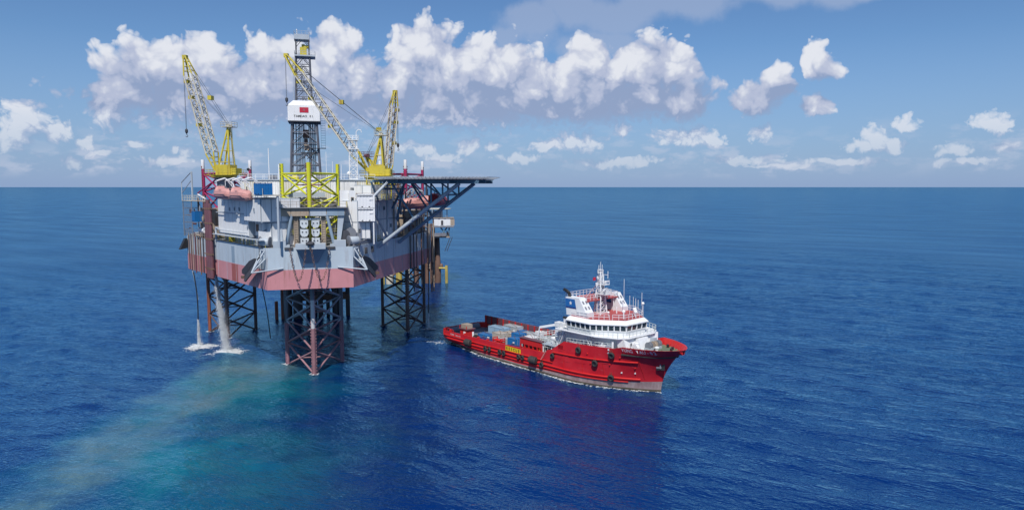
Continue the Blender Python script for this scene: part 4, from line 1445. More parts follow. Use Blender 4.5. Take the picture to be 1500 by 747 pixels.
# ------------------------------------------------------------------ containers and boxes standing on the rig
def container(name, label, c, size, mat, rz, mtx=None, ribs=8, group=None, doors=True, cat="container"):
    """freight box: corner posts and rails, ribbed sides, door leaves with lock rods"""
    t = thing(name, label, cat, group=group)
    t.matrix_basis = (mtx or Matrix.Identity(4)) @ Matrix.Translation(Vector(c)) @ Matrix.Rotation(rz, 4, 'Z')
    lx, ly, lz = size
    e = 0.12
    MB().box((0, 0, lz / 2), (lx - e, ly - e, lz - e)).build("body", mat, t)
    mb = MB()
    for sx in (-1, 1):
        for sy in (-1, 1):
            mb.box((sx * (lx / 2 - e / 2), sy * (ly / 2 - e / 2), lz / 2), (e, e, lz))
    for z in (e / 2, lz - e / 2):
        for sy in (-1, 1):
            mb.box((0, sy * (ly / 2 - e / 2), z), (lx - 2 * e, e * 0.98, e * 0.98))
        for sx in (-1, 1):
            mb.box((sx * (lx / 2 - e / 2), 0, z), (e * 0.98, ly - 2 * e, e * 0.98))
    mb.build("corner_frame", mat, t)
    rb = MB()
    n = ribs
    for i in range(n):
        x = -lx / 2 + 0.2 + (lx - 0.4) * (i + 0.5) / n
        for sy in (-1, 1):
            rb.box((x, sy * (ly / 2 - e / 2 + 0.01), lz / 2), ((lx - 0.4) / n * 0.5, 0.07, lz - 2 * e - 0.05))
    m = max(2, int(n * ly / lx))
    for i in range(m):
        y = -ly / 2 + 0.2 + (ly - 0.4) * (i + 0.5) / m
        rb.box((-(lx / 2 - e / 2 + 0.01), y, lz / 2), (0.07, (ly - 0.4) / m * 0.5, lz - 2 * e - 0.05))
    rb.build("side_ribs", mat, t)
    # forklift pockets, data plate, lifting eyes
    fp = MB()
    for x in (-lx * 0.2, lx * 0.2):
        for sy in (-1, 1):
            fp.box((x, sy * (ly / 2 + 0.005), 0.17), (0.32, 0.03, 0.16))
    fp.build("forklift_pocket", BLACK, t)
    block("data_plate", (lx * 0.3, -ly / 2 - 0.03, lz * 0.62), (min(0.7, lx * 0.2), 0.05, 0.32), LETTERWHITE, t)
    le = MB()
    for sx in (-1, 1):
        for sy in (-1, 1):
            le.box((sx * (lx / 2 - 0.1), sy * (ly / 2 - 0.1), lz + 0.08), (0.16, 0.10, 0.16))
    le.tube((-lx / 2 + 0.1, -ly / 2 + 0.1, lz + 0.08), (0.0, 0.0, lz + 0.16), 0.035, n=4).tube((lx / 2 - 0.1, ly / 2 - 0.1, lz + 0.08), (0.0, 0.0, lz + 0.16), 0.035, n=4)
    le.tube((lx / 2 - 0.1, -ly / 2 + 0.1, lz + 0.08), (0.0, 0.0, lz + 0.16), 0.035, n=4).tube((-lx / 2 + 0.1, ly / 2 - 0.1, lz + 0.08), (0.0, 0.0, lz + 0.16), 0.035, n=4)
    le.build("lifting_sling", BROWN, t)
    if doors:
        for sy in (-1, 1):
            MB().box((lx / 2 - 0.03, sy * (ly / 4 - 0.03), lz / 2), (0.06, ly / 2 - e - 0.08, lz - 2 * e - 0.08)).build("door", mat, t)
        mb = MB()
        for y in (-0.32, 0.32):
            mb.tube((lx / 2 + 0.03, y, e), (lx / 2 + 0.03, y, lz - e), 0.03, n=4)
        mb.build("lock_rod", LIGHTGREY, t)
    return t


AR = math.atan2(DR.y, DR.x)
ALP = math.atan2(DL.y, DL.x)
for z, lab in ((32.05, "upper of the two bright white boxes stacked at the rig's right front"), (29.42, "lower of the two bright white boxes stacked at the rig's right front")):
    b = container("white_container", lab, (10.35, -4.9, z), (3.4, 3.6, 2.58), CLEANWHITE, 0.0, RIG_M, ribs=5, group="white boxes on the rig's right side", doors=False)
    MB().box((-0.1, -1.84, 2.25), (2.9, 0.05, 0.10)).build("vent_slot", DARKSTEEL, b)
for x in (8.8, 11.8):
    for y in (-6.4, -3.3):
        rod("box_post", (x, y, 25.0), (x, y, 29.4), 0.14, CLEANWHITE, rig)
# blue one on the platform behind the port lifeboats
plat = MB().box(pl(0.2, -0.6, 34.5), (5.0, 3.6, 0.2), ALP).build("store_platform", CREAM, rig)
railing(plat, [pl(-2.2, 1.15, 34.6), pl(2.6, 1.15, 34.6)], CREAM, 1.1, 1.2)
for s in (-2.0, 3.2):
    rod("platform_post", pl(s, -1.6, 25.1), pl(s, -1.6, 34.4), 0.22, LIGHTGREY, plat)
container("blue_container", "small bright blue box with white end on the platform right of the lifeboats", pl(-0.6, 0.4, 34.62), (2.9, 2.2, 2.0), BLUE, ALP, RIG_M, ribs=6, cat="container")
container("blue_container", "small blue cabinet among the rusty pipes at the rig's left corner", pl(34.2, 0.9, 28.6), (2.0, 1.6, 2.2), BLUE, ALP, RIG_M, ribs=4, cat="cabinet", doors=False)


# ------------------------------------------------------------------ lifeboats
def lifeboat(label, c, rz, mat, group, scale=1.0):
    t = thing("lifeboat", label, "lifeboat", group=group)
    t.matrix_basis = RIG_M @ Matrix.Translation(Vector(c)) @ Matrix.Rotation(rz, 4, 'Z') @ Matrix.Scale(scale, 4)
    L = 8.8
    st = [(-1.0, 0.55, 0.55), (-0.9, 0.82, 0.25), (-0.6, 1.0, 0.06), (0.0, 1.0, 0.0), (0.55, 0.96, 0.05), (0.85, 0.66, 0.2), (1.0, 0.16, 0.62)]
    rings = []
    for t_, w, k in st:
        hw = 1.45 * w
        x = t_ * L / 2
        rings.append([(x, -hw, 1.25), (x, -hw * 0.96, 0.75), (x, -hw * 0.62, 0.12 + k), (x, 0, k * 1.0), (x, hw * 0.62, 0.12 + k), (x, hw * 0.96, 0.75), (x, hw, 1.25)])
    MB().loft(rings, closed=True).build("hull_shell", mat, t, smooth=False)
    rings = []
    for t_, w, h in ((-0.98, 0.60, 0.5), (-0.9, 0.84, 1.55), (-0.62, 0.95, 1.75), (-0.56, 0.95, 1.25), (0.35, 0.95, 1.25), (0.72, 0.74, 1.0), (0.98, 0.16, 0.35)):
        hw = 1.45 * w
        x = t_ * L / 2
        rings.append([(x, -hw, 1.25), (x, -hw * 0.93, 1.25 + h * 0.55), (x, -hw * 0.55, 1.25 + h), (x, hw * 0.55, 1.25 + h), (x, hw * 0.93, 1.25 + h * 0.55), (x, hw, 1.25)])
    can = MB().loft(rings).build("canopy", mat, t)
    mb = MB()
    for sy in (-1, 1):
        mb.box((0, sy * 1.47, 1.25), (L * 0.93, 0.12, 0.16))
    mb.build("fender_strip", mat, t)
    for sy in (-1, 1):
        for x in (-3.7, -3.2):
            block("window", (x, sy * 1.16, 2.45), (0.34, 0.10, 0.32), GLASS, t)
        block("hatch", (0.2, sy * 1.24, 1.9), (1.3, 0.10, 0.75), mat, t)
    rod("hook", (-3.0, 0, 2.6), (-3.0, 0, 3.3), 0.1, DARKSTEEL, t)
    rod("hook", (3.0, 0, 2.2), (3.0, 0, 3.1), 0.1, DARKSTEEL, t)
    return t


GB = "enclosed lifeboats on the rig's davits"
lifeboat("faded salmon lifeboat at the far left, hung over the white side wall", pl(15.6, 1.3, 33.6), ALP + math.pi, ORANGEBOAT, GB, 0.86)
lifeboat("faded salmon lifeboat over the left side, nearer the bow than its twin", pl(7.2, 1.3, 33.4), ALP + math.pi, ORANGEBOAT, GB, 0.86)
lifeboat("faded salmon lifeboat hung under the helicopter deck on the right", pr(31.8, 0.9, 31.0), R(212), ORANGEBOAT, GB)
lifeboat("dark red lifeboat in shadow, half hidden by the helicopter deck struts", pr(33.0, 6.0, 31.6), AR, REDBOAT, GB)


def davit(f, s, z, m):
    mb = MB()
    mb.path([f(s, -1.8, z - 0.2), f(s, -1.2, z + 3.0), f(s, 0.4, z + 4.1), f(s, 2.0, z + 3.6)], 0.14, n=6)
    mb.tube(f(s, -2.6, z + 0.3), f(s, 0.2, z + 4.0), 0.09, n=6)
    mb.tube(f(s, 2.1, z + 3.6), f(s, 2.1, z + 2.6), 0.06, n=4)
    mb.build("davit", m, rig)


for s in (4.7, 9.7, 13.1, 18.1):
    davit(pl, s, 33.6, CLEANWHITE)
for s in (30.4, 33.4):
    davit(pr, s, 31.4, LIGHTGREY)
bd = MB().prism([pl(1.0, 0.6, 0)[:2], pl(22.0, 0.6, 0)[:2], pl(22.0, -3.0, 0)[:2], pl(1.0, -3.0, 0)[:2]], 33.95, 34.1).build("boat_deck", LIGHTGREY, rig)
railing(bd, [pl(2.0, 0.4, 34.1), pl(22.0, 0.4, 34.1)], WHITE, 1.1, 1.5)
MB().lathe(pl(11.4, 1.0, 34.2), [(0.5, 0), (0.6, 0.3), (0.6, 1.1), (0.4, 1.4)], 10).build("liferaft_canister", CLEANWHITE, rig)

# gantry beams that tie the after legs' heads to the deck
for a, b in (((-26.9, 38.2, 34.5), (-22.5, 30.5, 37.0)),):
    rod("leg_strut", a, b, 0.16, MAGENTA, rig)
    rod("leg_strut", (-26.8, 38.0, 34.2), (-24.4, 33.0, 33.2), 0.2, CLEANWHITE, rig)


# ------------------------------------------------------------------ cranes
def crane(label, base, heading, boom_tip, house, mast_top, mats, boom_w=1.7, sep=False, foot_off=1.6, pend=None, cab=True):
    """pedestal crane: base is on the deck, in rig axes; heading is where the boom points"""
    t = thing("pedestal_crane", label, "crane", group="pedestal cranes on the rig")
    t.matrix_basis = RIG_M
    b = Vector(base)
    hz = house
    h = Vector((math.cos(heading), math.sin(heading), 0))
    s = Vector((-h.y, h.x, 0))
    MB().lathe(b, [(1.5, 0), (1.5, hz - 1.4), (1.9, hz - 1.0), (2.2, hz - 0.4), (2.2, hz)], 16).build("pedestal", mats['ped'], t, smooth=False)
    zz = b.z + hz
    hs = MB()
    hs.box((b.x - h.x * 0.6, b.y - h.y * 0.6, zz + 1.15), (3.4, 3.0, 2.2), heading)
    hs.hull([(b.x + q[0] * 2.3, b.y + q[1] * 2.3, zz - 0.5) for q in ((1, 1), (-1, 1), (-1, -1), (1, -1))], [(b.x + q[0] * 2.5, b.y + q[1] * 2.5, zz + 0.05) for q in ((1, 1), (-1, 1), (-1, -1), (1, -1))])
    ho = hs.build("machine_house", mats['house'], t)
    for k in range(4):
        a = heading + k * math.pi / 2
        pc = Vector((b.x, b.y, zz + 1.2)) + Vector((math.cos(a), math.sin(a), 0)) * (1.15 if k == 0 else 2.32 if k == 2 else 1.52) - h * (0.6 if k % 2 else 0.0)
        block("house_panel", pc, (0.08, 2.2, 1.6), mats['house'], ho, a)
    block("engine_cover", Vector((b.x, b.y, zz + 0.8)) - h * 2.9, (1.2, 2.6, 1.4), mats['house'], ho, heading)
    if cab:
        cp = Vector((b.x, b.y, zz + 1.0)) + h * 1.2 + s * -2.2
        cb = block("cab", cp, (1.6, 1.3, 1.9), mats['house'], t, heading)
        block("cab_window", cp + h * 0.82 + Vector((0, 0, 0.25)), (0.06, 1.0, 0.9), GLASS, ho, heading)
        block("cab_window", cp - s * 0.67 + Vector((0, 0, 0.25)), (1.1, 0.06, 0.9), GLASS, ho, heading)
    ring = [b + Vector((0, 0, hz + 0.06)) + h * x + s * y for x, y in ((2.9, -3.0), (2.9, 3.0), (-3.6, 3.0), (-3.6, -3.0))]
    MB().prism([p[:2] for p in ring], zz - 0.02, zz + 0.06).build("house_walkway", mats['house'], t)
    railing(t, ring, mats['house'], 1.1, 1.1, closed=True)
    # A-frame behind the boom
    mt = Vector(mast_top)
    for sg in (-1, 1):
        rod("mast_leg", b + Vector((0, 0, hz + 0.3)) + h * 0.9 + s * sg * 1.3, mt + s * sg * 0.5, 0.20, mats['frame'], t)
        rod("mast_leg", b + Vector((0, 0, hz + 0.3)) - h * 2.0 + s * sg * 1.3, mt + s * sg * 0.5, 0.20, mats['frame'], t)
    for f in (0.25, 0.5, 0.75):
        mb = MB()
        p0 = (b + Vector((0, 0, hz + 0.3))).lerp(mt, f)
        w = 1.3 * (1 - f) + 0.5 * f
        for sg in (-1, 1):
            mb.tube(p0 + h * 0.9 * (1 - f) + s * sg * w, p0 - h * 2.0 * (1 - f) + s * sg * w, 0.08, n=5)
        mb.tube(p0 + h * 0.9 * (1 - f) + s * w, p0 + h * 0.9 * (1 - f) - s * w, 0.08, n=5)
        mb.build("mast_brace", mats['frame'], t)
    ladder(t, b + Vector((0, 0, hz + 0.3)) - h * 2.3, mt - h * 0.5, mats['boom'])
    pf = MB().box(mt + Vector((0, 0, 0.05)), (2.6, 2.4, 0.12), heading).tube(mt + s * 0.8 + Vector((0, 0, 0.3)), mt - s * 0.8 + Vector((0, 0, 0.3)), 0.4, n=10)
    pf.build("mast_head", mats['head'], t)
    railing(t, [mt + Vector((0, 0, 0.1)) + h * x + s * y for x, y in ((1.3, -1.2), (1.3, 1.2), (-1.3, 1.2), (-1.3, -1.2))], mats['head'], 1.0, 1.2, closed=True)
    # boom
    foot = b + Vector((0, 0, hz + 0.9)) + h * foot_off
    tip = Vector(boom_tip)
    W = lambda q: boom_w * (0.55 if q < 0.01 else 1.0 if q < 0.86 else 1.0 - (q - 0.86) / 0.14 * 0.55)
    k1 = lattice(t, foot.lerp(tip, 0.16), foot.lerp(tip, 0.84), boom_w, boom_w, mats.get('nb', 13), 0.15, 0.07, mats['boom'], mats['lace'], side=s)
    d = (tip - foot).normalized()
    u = s.cross(d).normalized()
    fa, fb = foot.lerp(tip, 0.16), foot.lerp(tip, 0.84)
    for a, c in ((-1, -1), (1, -1), (1, 1), (-1, 1)):
        rod("chord", foot + s * a * boom_w * 0.45, fa + s * a * boom_w / 2 + u * c * boom_w / 2, 0.16, mats['ends'], t)
        rod("chord", fb + s * a * boom_w / 2 + u * c * boom_w / 2, tip + s * a * 0.35 + u * c * 0.25, 0.16, mats['ends'], t)
    mb = MB()
    for f in (0.04, 0.08, 0.12, 0.88, 0.92, 0.96):
        p = foot.lerp(tip, f)
        hw = boom_w / 2 * (0.9 if f < 0.5 else max(0.4, (1 - f) / 0.16))
        hu = boom_w / 2 * (f / 0.16 if f < 0.5 else max(0.35, (1 - f) / 0.16))
        for sg in (-1, 1):
            mb.tube(p + s * sg * hw - u * hu, p + s * sg * hw + u * hu, 0.08, n=4)
            mb.tube(p - s * hw + u * hu * sg, p + s * hw + u * hu * sg, 0.08, n=4)
    mb.build("end_lacing", mats['ends'], t)
    block("tip_sheave", tip, (0.9, 0.9, 0.8), mats['ends'], t, heading)
    for f in (0.42, 0.66, 0.8):
        block("boom_sheave", foot.lerp(tip, f) + u * boom_w * 0.62, (0.9, 0.9, 0.7), mats['ends'], t, heading)
    # boom walkway plates show as darker rungs along the top
    # boom hoist wires
    w = MB()
    blk = mt.lerp(tip, 0.45)
    pa = pend or tip
    for sg in (-1, 1):
        w.tube(mt + s * sg * 0.5 + Vector((0, 0, 0.4)), Vector(pa) + s * sg * 0.5, 0.045, n=4, cap=False)
        w.tube(mt + s * sg * 0.25 + Vector((0, 0, 0.4)), foot.lerp(tip, 0.8) + s * sg * 0.3 + u * 0.6, 0.03, n=4, cap=False)
    w.build("hoist_wire", BLACK, t, fix=False)
    MB().box(mt.lerp(Vector(pa), 0.42), (0.9, 1.1, 0.9), heading).build("pendant_block", mats['frame'], t)
    return t, tip, h


def hook(tip, dx, drop, label):
    o = thing("crane_hook", label, "crane hook", group="hooks hanging from the crane booms")
    o.matrix_basis = RIG_M @ Matrix.Translation(Vector(tip) + Vector((dx, 0, 0)))
    w = MB().tube((-0.06, 0, 0), (-0.06, 0, -drop), 0.035, n=4, cap=False).tube((0.06, 0, 0), (0.06, 0, -drop), 0.035, n=4, cap=False)
    w.build("wire", BLACK, o, fix=False)
    MB().lathe((0, 0, -drop - 0.5), [(0.12, -0.5), (0.3, -0.2), (0.32, 0.3), (0.1, 0.6)], 10).build("headache_ball", DARKSTEEL, o)
    MB().path([(0, 0, -drop - 0.9), (0.0, 0, -drop - 1.2), (0.22, 0, -drop - 1.4), (0.2, 0, -drop - 1.65), (-0.05, 0, -drop - 1.75), (-0.2, 0, -drop - 1.55)], 0.07).build("hook", DARKSTEEL, o)
    return o


PALE = {'ped': LIGHTGREY, 'house': YELLOW, 'frame': YELLOW, 'boom': CREAM, 'lace': CREAM, 'ends': YELLOW, 'head': CREAM, 'nb': 14}
c1, tip1, h1 = crane("yellow crane at the rig's left edge, pale boom raised steeply to the left", (-18.7, 22.5, 33.4), R(158), (-26.0, 25.2, 64.2), 5.2, (-17.2, 21.9, 49.0), dict(PALE, ped=MIDSTEEL), boom_w=1.9)
hook(tip1, -0.4, 15.5, "thin dark hook line hanging from the leftmost crane boom")
c2, tip2, h2 = crane("yellow crane right of the derrick, long boom slanting up to the left across it", (13.7, 13.8, 33.4), R(165), (-4.6, 18.7, 64.4), 5.0, (15.0, 13.4, 47.2), dict(PALE, ped=YELLOW, lace=MIDSTEEL, nb=18), boom_w=1.7)
hook(tip2, -0.2, 9.0, "short hook line hanging from the tip of the long slanting boom")
c3, tip3, h3 = crane("crane with steep pale lattice boom leaning right, behind the right-hand yellow A-frame", (16.6, 25.0, 33.4), R(20), (19.4, 26.0, 58.4), 3.6, (12.4, 24.0, 43.0), {'ped': DARKSTEEL, 'house': YELLOW, 'frame': YELLOW, 'boom': CREAM, 'lace': TAN, 'ends': YELLOW, 'head': MAROON, 'nb': 14}, boom_w=1.5, foot_off=0.6, cab=False)
hook(tip3, 0.5, 12.0, "hook line hanging beside the steep right-leaning boom, ending above the helicopter deck")
st = MB().box((14.0, 9.6, 36.5), (5.0, 2.4, 0.15)).build("crane_landing", YELLOW, rig)
for z in (33.4, 35.0, 36.6):
    railing(st, [(11.4, 8.4, z), (16.6, 8.4, z), (16.6, 11.0, z)], YELLOW, 1.0, 1.0)
for x in (11.4, 14.0, 16.6):
    rod("landing_post", (x, 8.4, 33.3), (x, 8.4, 37.6), 0.12, YELLOW, st)


# ------------------------------------------------------------------ drilling derrick
DERRICKSTEEL = paint("derrick_steel", (0.15, 0.155, 0.18), 0.55, 0.3, 0.4, 0.2)


def build_derrick():
    o = thing("drilling_derrick", "tall dark lattice drilling derrick with a white windwall box partway up", "derrick")
    cx, cy = -2.2, 54.0
    o.matrix_basis = RIG_M @ Matrix.Translation((cx, cy, 0))
    # substructure down to the cantilever
    sub = MB().box((0, 0, 34.0), (11.0, 10.0, 4.0)).box((0, -14.0, 31.5), (12.0, 28.0, 3.0)).build("drill_floor", MIDSTEEL, o)
    for sx in (-1, 1):
        for y in (-26, -14, -2):
            block("cantilever_post", (sx * 5.2, y, 27.5), (1.0, 1.0, 5.0), MIDSTEEL, sub)

    def tower(z0, z1, w0, w1, nb, m, r, rb, nm):
        for k, (a, b) in enumerate(((-1, -1), (1, -1), (1, 1), (-1, 1))):
            rod("derrick_leg", (a * w0, b * w0, z0), (a * w1, b * w1, z1), r, m, o, 'rod4')
        for k in range(4):
            a = ((-1, -1), (1, -1), (1, 1), (-1, 1))[k]
            b = ((-1, -1), (1, -1), (1, 1), (-1, 1))[(k + 1) % 4]
            for i in range(nb):
                za, zb = z0 + (z1 - z0) * i / nb, z0 + (z1 - z0) * (i + 1) / nb
                wa, wb = w0 + (w1 - w0) * i / nb, w0 + (w1 - w0) * (i + 1) / nb
                A0, B0 = (a[0] * wa, a[1] * wa, za), (b[0] * wa, b[1] * wa, za)
                A1, B1 = (a[0] * wb, a[1] * wb, zb), (b[0] * wb, b[1] * wb, zb)
                mid = ((A1[0] + B1[0]) / 2, (A1[1] + B1[1]) / 2, zb)
                rod("girt", A1, B1, rb * 0.9, m, o, 'rod4')
                rod("derrick_brace", A0, mid, rb * 0.8, m, o, 'rod4')
                rod("derrick_brace", B0, mid, rb * 0.8, m, o, 'rod4')
    tower(36.0, 53.4, 3.9, 3.1, 6, DERRICKSTEEL, 0.22, 0.12, "lower")
    tower(53.4, 70.4, 2.15, 1.75, 8, DERRICKSTEEL, 0.18, 0.10, "upper")
    # windwall box with its hipped top
    mb = MB().prism([(-4.0, -4.0), (4.0, -4.0), (4.0, 4.0), (-4.0, 4.0)], 53.3, 57.4)
    mb.hull([(-4.0, -4.0, 57.4), (4.0, -4.0, 57.4), (4.0, 4.0, 57.4), (-4.0, 4.0, 57.4)], [(-2.7, -2.7, 58.7), (2.7, -2.7, 58.7), (2.7, 2.7, 58.7), (-2.7, 2.7, 58.7)])
    wb = mb.build("windwall", CLEANWHITE, o)
    for i in range(5):
        x = -4.0 + 1.6 * (i + 0.5)
        block("panel", (x, -4.04, 55.35), (1.54, 0.08, 4.0), CLEANWHITE, wb)
        block("panel", (4.04, x, 55.35), (0.08, 1.54, 4.0), CLEANWHITE, wb)
        block("panel", (-4.04, x, 55.35), (0.08, 1.54, 4.0), CLEANWHITE, wb)
    MB().box((0, 0, 53.2), (8.3, 8.3, 0.18)).build("monkey_board", DARKSTEEL, o)
    f = block("flag_panel", (0.05, -4.11, 56.15), (2.25, 0.05, 1.35), FLAGRED, wb)
    star = []
    for i in range(10):
        rr_, a = (0.42 if i % 2 == 0 else 0.17), math.pi / 2 + i * math.pi / 5
        star.append((0.05 + rr_ * math.cos(a), -4.15, 56.15 + rr_ * math.sin(a)))
    MB().add(star, [tuple(range(10))]).build("flag_star", PINKSTEEL, wb, fix=False)
    text_on(wb, "TAMDAO.01", Matrix.Translation((-0.1, -4.1, 54.5)), 0.80, BLACK, bold=0.012, adv=0.56)
    MB().box((4.4, -2.0, 56.6), (0.7, 1.0, 1.6)).build("side_cabinet", YELLOW, o)
    # ladder cage outside the right-hand side
    cg = MB()
    for a, b in ((4.2, -3.2), (5.3, -3.2), (4.2, -2.2), (5.3, -2.2)):
        cg.tube((a, b, 46.2), (a, b, 55.0), 0.05, n=4)
    for i in range(14):
        z = 46.4 + i * 0.65
        cg.path([(4.2, -3.2, z), (5.3, -3.2, z), (5.3, -2.2, z), (4.2, -2.2, z)], 0.035, n=4)
    cg.build("ladder_cage", STEELBLUE, o, fix=False)
    MB().box((1.9, -3.9, 46.2), (7.0, 1.2, 0.15)).box((1.0, -3.6, 45.0), (4.0, 0.3, 0.3)).build("racking_platform", DARKSTEEL, o)
    for a, b in (((0.5, -3.9, 43.4), (3.6, -3.9, 46.0)), ((-0.5, -3.9, 43.4), (1.2, -3.9, 46.0))):
        rod("platform_strut", a, b, 0.12, DARKSTEEL, o)
    # travelling block, top drive and drill line
    tb = MB().box((0.2, 0.0, 50.2), (1.5, 1.2, 2.2)).lathe((0.2, 0, 48.4), [(0.35, -0.9), (0.55, -0.3), (0.5, 0.6)], 10)
    tb.build("travelling_block", BROWN, o)
    MB().box((0.3, 0, 46.6), (1.2, 1.2, 1.6)).build("top_drive", TAN, o)
    mb = MB()
    for x in (-0.35, -0.1, 0.2, 0.5):
        mb.tube((x, 0, 51.2), (x * 1.6, 0, 70.6), 0.05, n=4, cap=False)
    mb.build("drill_line", BLACK, o, fix=False)
    # racked pipe stands
    rr = random.Random(2)
    for i in range(16):
        x = -2.5 + (i % 8) * 0.32 if i < 8 else 0.9 + (i % 8) * 0.24
        rod("pipe_stand", (x, 1.2, 36.2), (x + rr.uniform(-0.1, 0.1), 1.6, 53.0), 0.09, rr.choice((MIDSTEEL, STEELBLUE, DARKSTEEL)), o)
    rod("standpipe", (-3.4, -3.4, 36.2), (-2.9, -2.9, 53.2), 0.14, LIGHTGREY, o)
    rod("standpipe", (-2.6, -2.2, 58.0), (-2.4, -2.0, 70.0), 0.06, LIGHTGREY, o)
    MB().lathe((-2.4, -4.0, 38.6), [(0.1, -0.9), (0.6, -0.4), (0.6, 0.5), (0.2, 0.9)], 12).build("yellow_hoist", YELLOW, o)
    # water table platform, crown sheaves, gin-pole frame
    MB().box((0.6, 0, 70.5), (5.2, 4.6, 0.35)).build("water_table", LIGHTGREY, o)
    railing(o, [(-2.0, -2.3, 70.7), (3.2, -2.3, 70.7), (3.2, 2.3, 70.7), (-2.0, 2.3, 70.7)], LIGHTGREY, 1.0, 1.0, closed=True)
    MB().box((0.2, 0, 71.9), (1.7, 1.5, 2.1)).box((0.9, -0.2, 73.1), (1.2, 1.0, 0.7)).lathe((0.2, 0, 73.2), [(0.6, -0.4), (0.6, 0.4)], 12, 'X').build("crown_block", YELLOW, o)
    for a, b in ((-1.65, -1.65), (1.65, -1.65), (1.65, 1.65), (-1.65, 1.65)):
        rod("gin_pole_leg", (a, b, 70.6), (a, b, 74.8), 0.12, DARKSTEEL, o)
        rod("gin_pole_brace", (a, b, 73.4), (a * 0.3, b, 74.8), 0.07, DARKSTEEL, o)
    MB().box((-0.1, 0, 75.4), (3.9, 3.6, 1.3)).build("gin_pole_head", LIGHTGREY, o)
    railing(o, [(-2.0, -1.8, 76.05), (1.8, -1.8, 76.05), (1.8, 1.8, 76.05), (-2.0, 1.8, 76.05)], LIGHTGREY, 0.9, 1.0, closed=True)
    rod("aviation_light", (-1.3, -1.6, 76.0), (-1.3, -1.6, 77.3), 0.12, CLEANWHITE, o)
    return o


build_derrick()

# ------------------------------------------------------------------ wellhead platforms
PALEYELLOW = paint("faded_yellow_paint", (0.50, 0.40, 0.10), 0.55, 0.15, 0.9, 0.3)


def build_platform():
    """fixed platform beyond the rig, seen at its right: caissons, braces, two decks, small modules"""
    o = thing("wellhead_platform", "rusty fixed platform beyond the rig's right corner, brown caisson and yellow pile at its foot", "platform", (-35.5, 259.0, 0), R(8))
    for x, y, r, m, z1 in ((-11, -4, 1.4, CREAM, 13.5), (-7.5, -4, 1.2, PALEYELLOW, 13.5), (-4, -5, 0.7, CREAM, 16), (-1, -4, 0.9, BROWN, 17), (1.2, -6, 0.5, DARKSTEEL, 17), (3.0, -4, 0.8, BROWN, 17), (4.4, -6, 0.45, BROWN, 17), (5.4, -2, 0.7, TAN, 17), (-11, 6, 1.2, BROWN, 17), (6, 7, 1.0, BROWN, 17)):
        rod("pile", (x, y, -4), (x, y, z1), r, m, o)
    MB().lathe((7.0, -3.0, 0), [(1.25, -4), (1.25, 6.0), (1.0, 9.5), (0.8, 17.5)], 14).build("caisson", BROWN, o)
    for a, b in (((-11, -4, 2), (-1, -4, 10)), ((-1, -4, 2), (-11, -4, 10)), ((-1, -4, 2), (7, -3, 9)), ((7, -3, 2), (-1, -4, 9)), ((-11, -4, 12), (-1, -4, 12)), ((-1, -4, 11), (7, -3, 11)), ((3, -4, 4), (7, 7, 9))):
        rod("brace", a, b, 0.32, BROWN, o)
    # boat landing posts in yellow
    for x, y in ((10.2, -5.0), (-13.2, -6.0)):
        rod("fender_post", (x, y, -2), (x, y, 6.6), 0.55, PALEYELLOW, o)
    rod("landing_beam", (7.4, -4.6, 5.6), (10.2, -5.0, 5.6), 0.35, PALEYELLOW, o)
    MB().lathe((8.3, -3.8, 5.8), [(0.7, 0), (0.7, 0.8), (0.4, 1.4)], 10).build("landing_bollard", BROWN, o)
    for z, w in ((17.6, 24.0), (21.4, 27.0)):
        block("deck", (-0.6, 0, z), (w, 18, 0.5), TAN if z < 20 else MIDSTEEL, o)
    railing(o, [(-12, -9, 17.9), (11.0, -9, 17.9), (11.0, 9, 17.9)], BROWN, 1.1, 1.8)
    m1 = block("module", (9.3, -7.0, 23.1), (7.0, 4.0, 2.8), WHITE, o)
    for x in (6.4, 8.6, 10.8, 12.4):
        block("module_panel", (x, -9.04, 23.1), (1.5, 0.08, 2.4), WHITE if x != 12.4 else TAN, o)
    block("doorway", (8.6, -9.1, 22.9), (0.8, 0.08, 1.7), DARKSTEEL, o)
    block("module_roof", (9.2, -7.0, 24.65), (7.6, 4.6, 0.25), TAN, o)
    for x in (5.5, 8.0, 10.5):
        rod("roof_post", (x, -7.5, 24.7), (x, -7.5, 27.6), 0.16, MIDSTEEL, o)
    block("roof_cabin", (6.4, -6.0, 26.0), (5.0, 3.0, 2.4), LIGHTGREY, o)
    railing(o, [(3.0, -8.0, 24.8), (10.0, -8.0, 24.8)], LIGHTGREY, 1.1, 1.3)
    MB().lathe((6.6, -5.0, 27.7), [(5.2, 0.0), (5.6, 0.15), (5.6, 0.35)], 20).build("landing_pad", CREAM, o)
    for a, b in (((5.2, -8, 17.9), (5.2, -8, 21.2)), ((8.0, -8, 17.9), (10.5, -8, 21.2)), ((11.2, -8, 17.9), (11.2, -8, 21.2)), ((8.0, -8, 21.2), (10.5, -8, 17.9))):
        rod("deck_post", a, b, 0.25, STEELBLUE, o)
    block("lower_ramp", (7.0, -9.4, 18.6), (6.0, 0.3, 1.1), MIDSTEEL, o, 0.0)
    rr = random.Random(21)
    for i in range(24):
        x, z = rr.uniform(-6, 6), rr.uniform(3, 24)
        rod("riser", (x, -6 + rr.uniform(-3, 2), z), (x + rr.uniform(-0.3, 0.3), -6 + rr.uniform(-3, 2), z + rr.uniform(2, 7)), rr.uniform(0.1, 0.35), rr.choice((BROWN, DARKSTEEL, TAN, BROWN)), o)
    rod("stair_string", (9.5, -9.2, 12.4), (11.5, -9.2, 17.6), 0.12, DARKSTEEL, o)
    rod("stair_string", (10.3, -9.2, 12.4), (12.3, -9.2, 17.6), 0.12, DARKSTEEL, o)


build_platform()


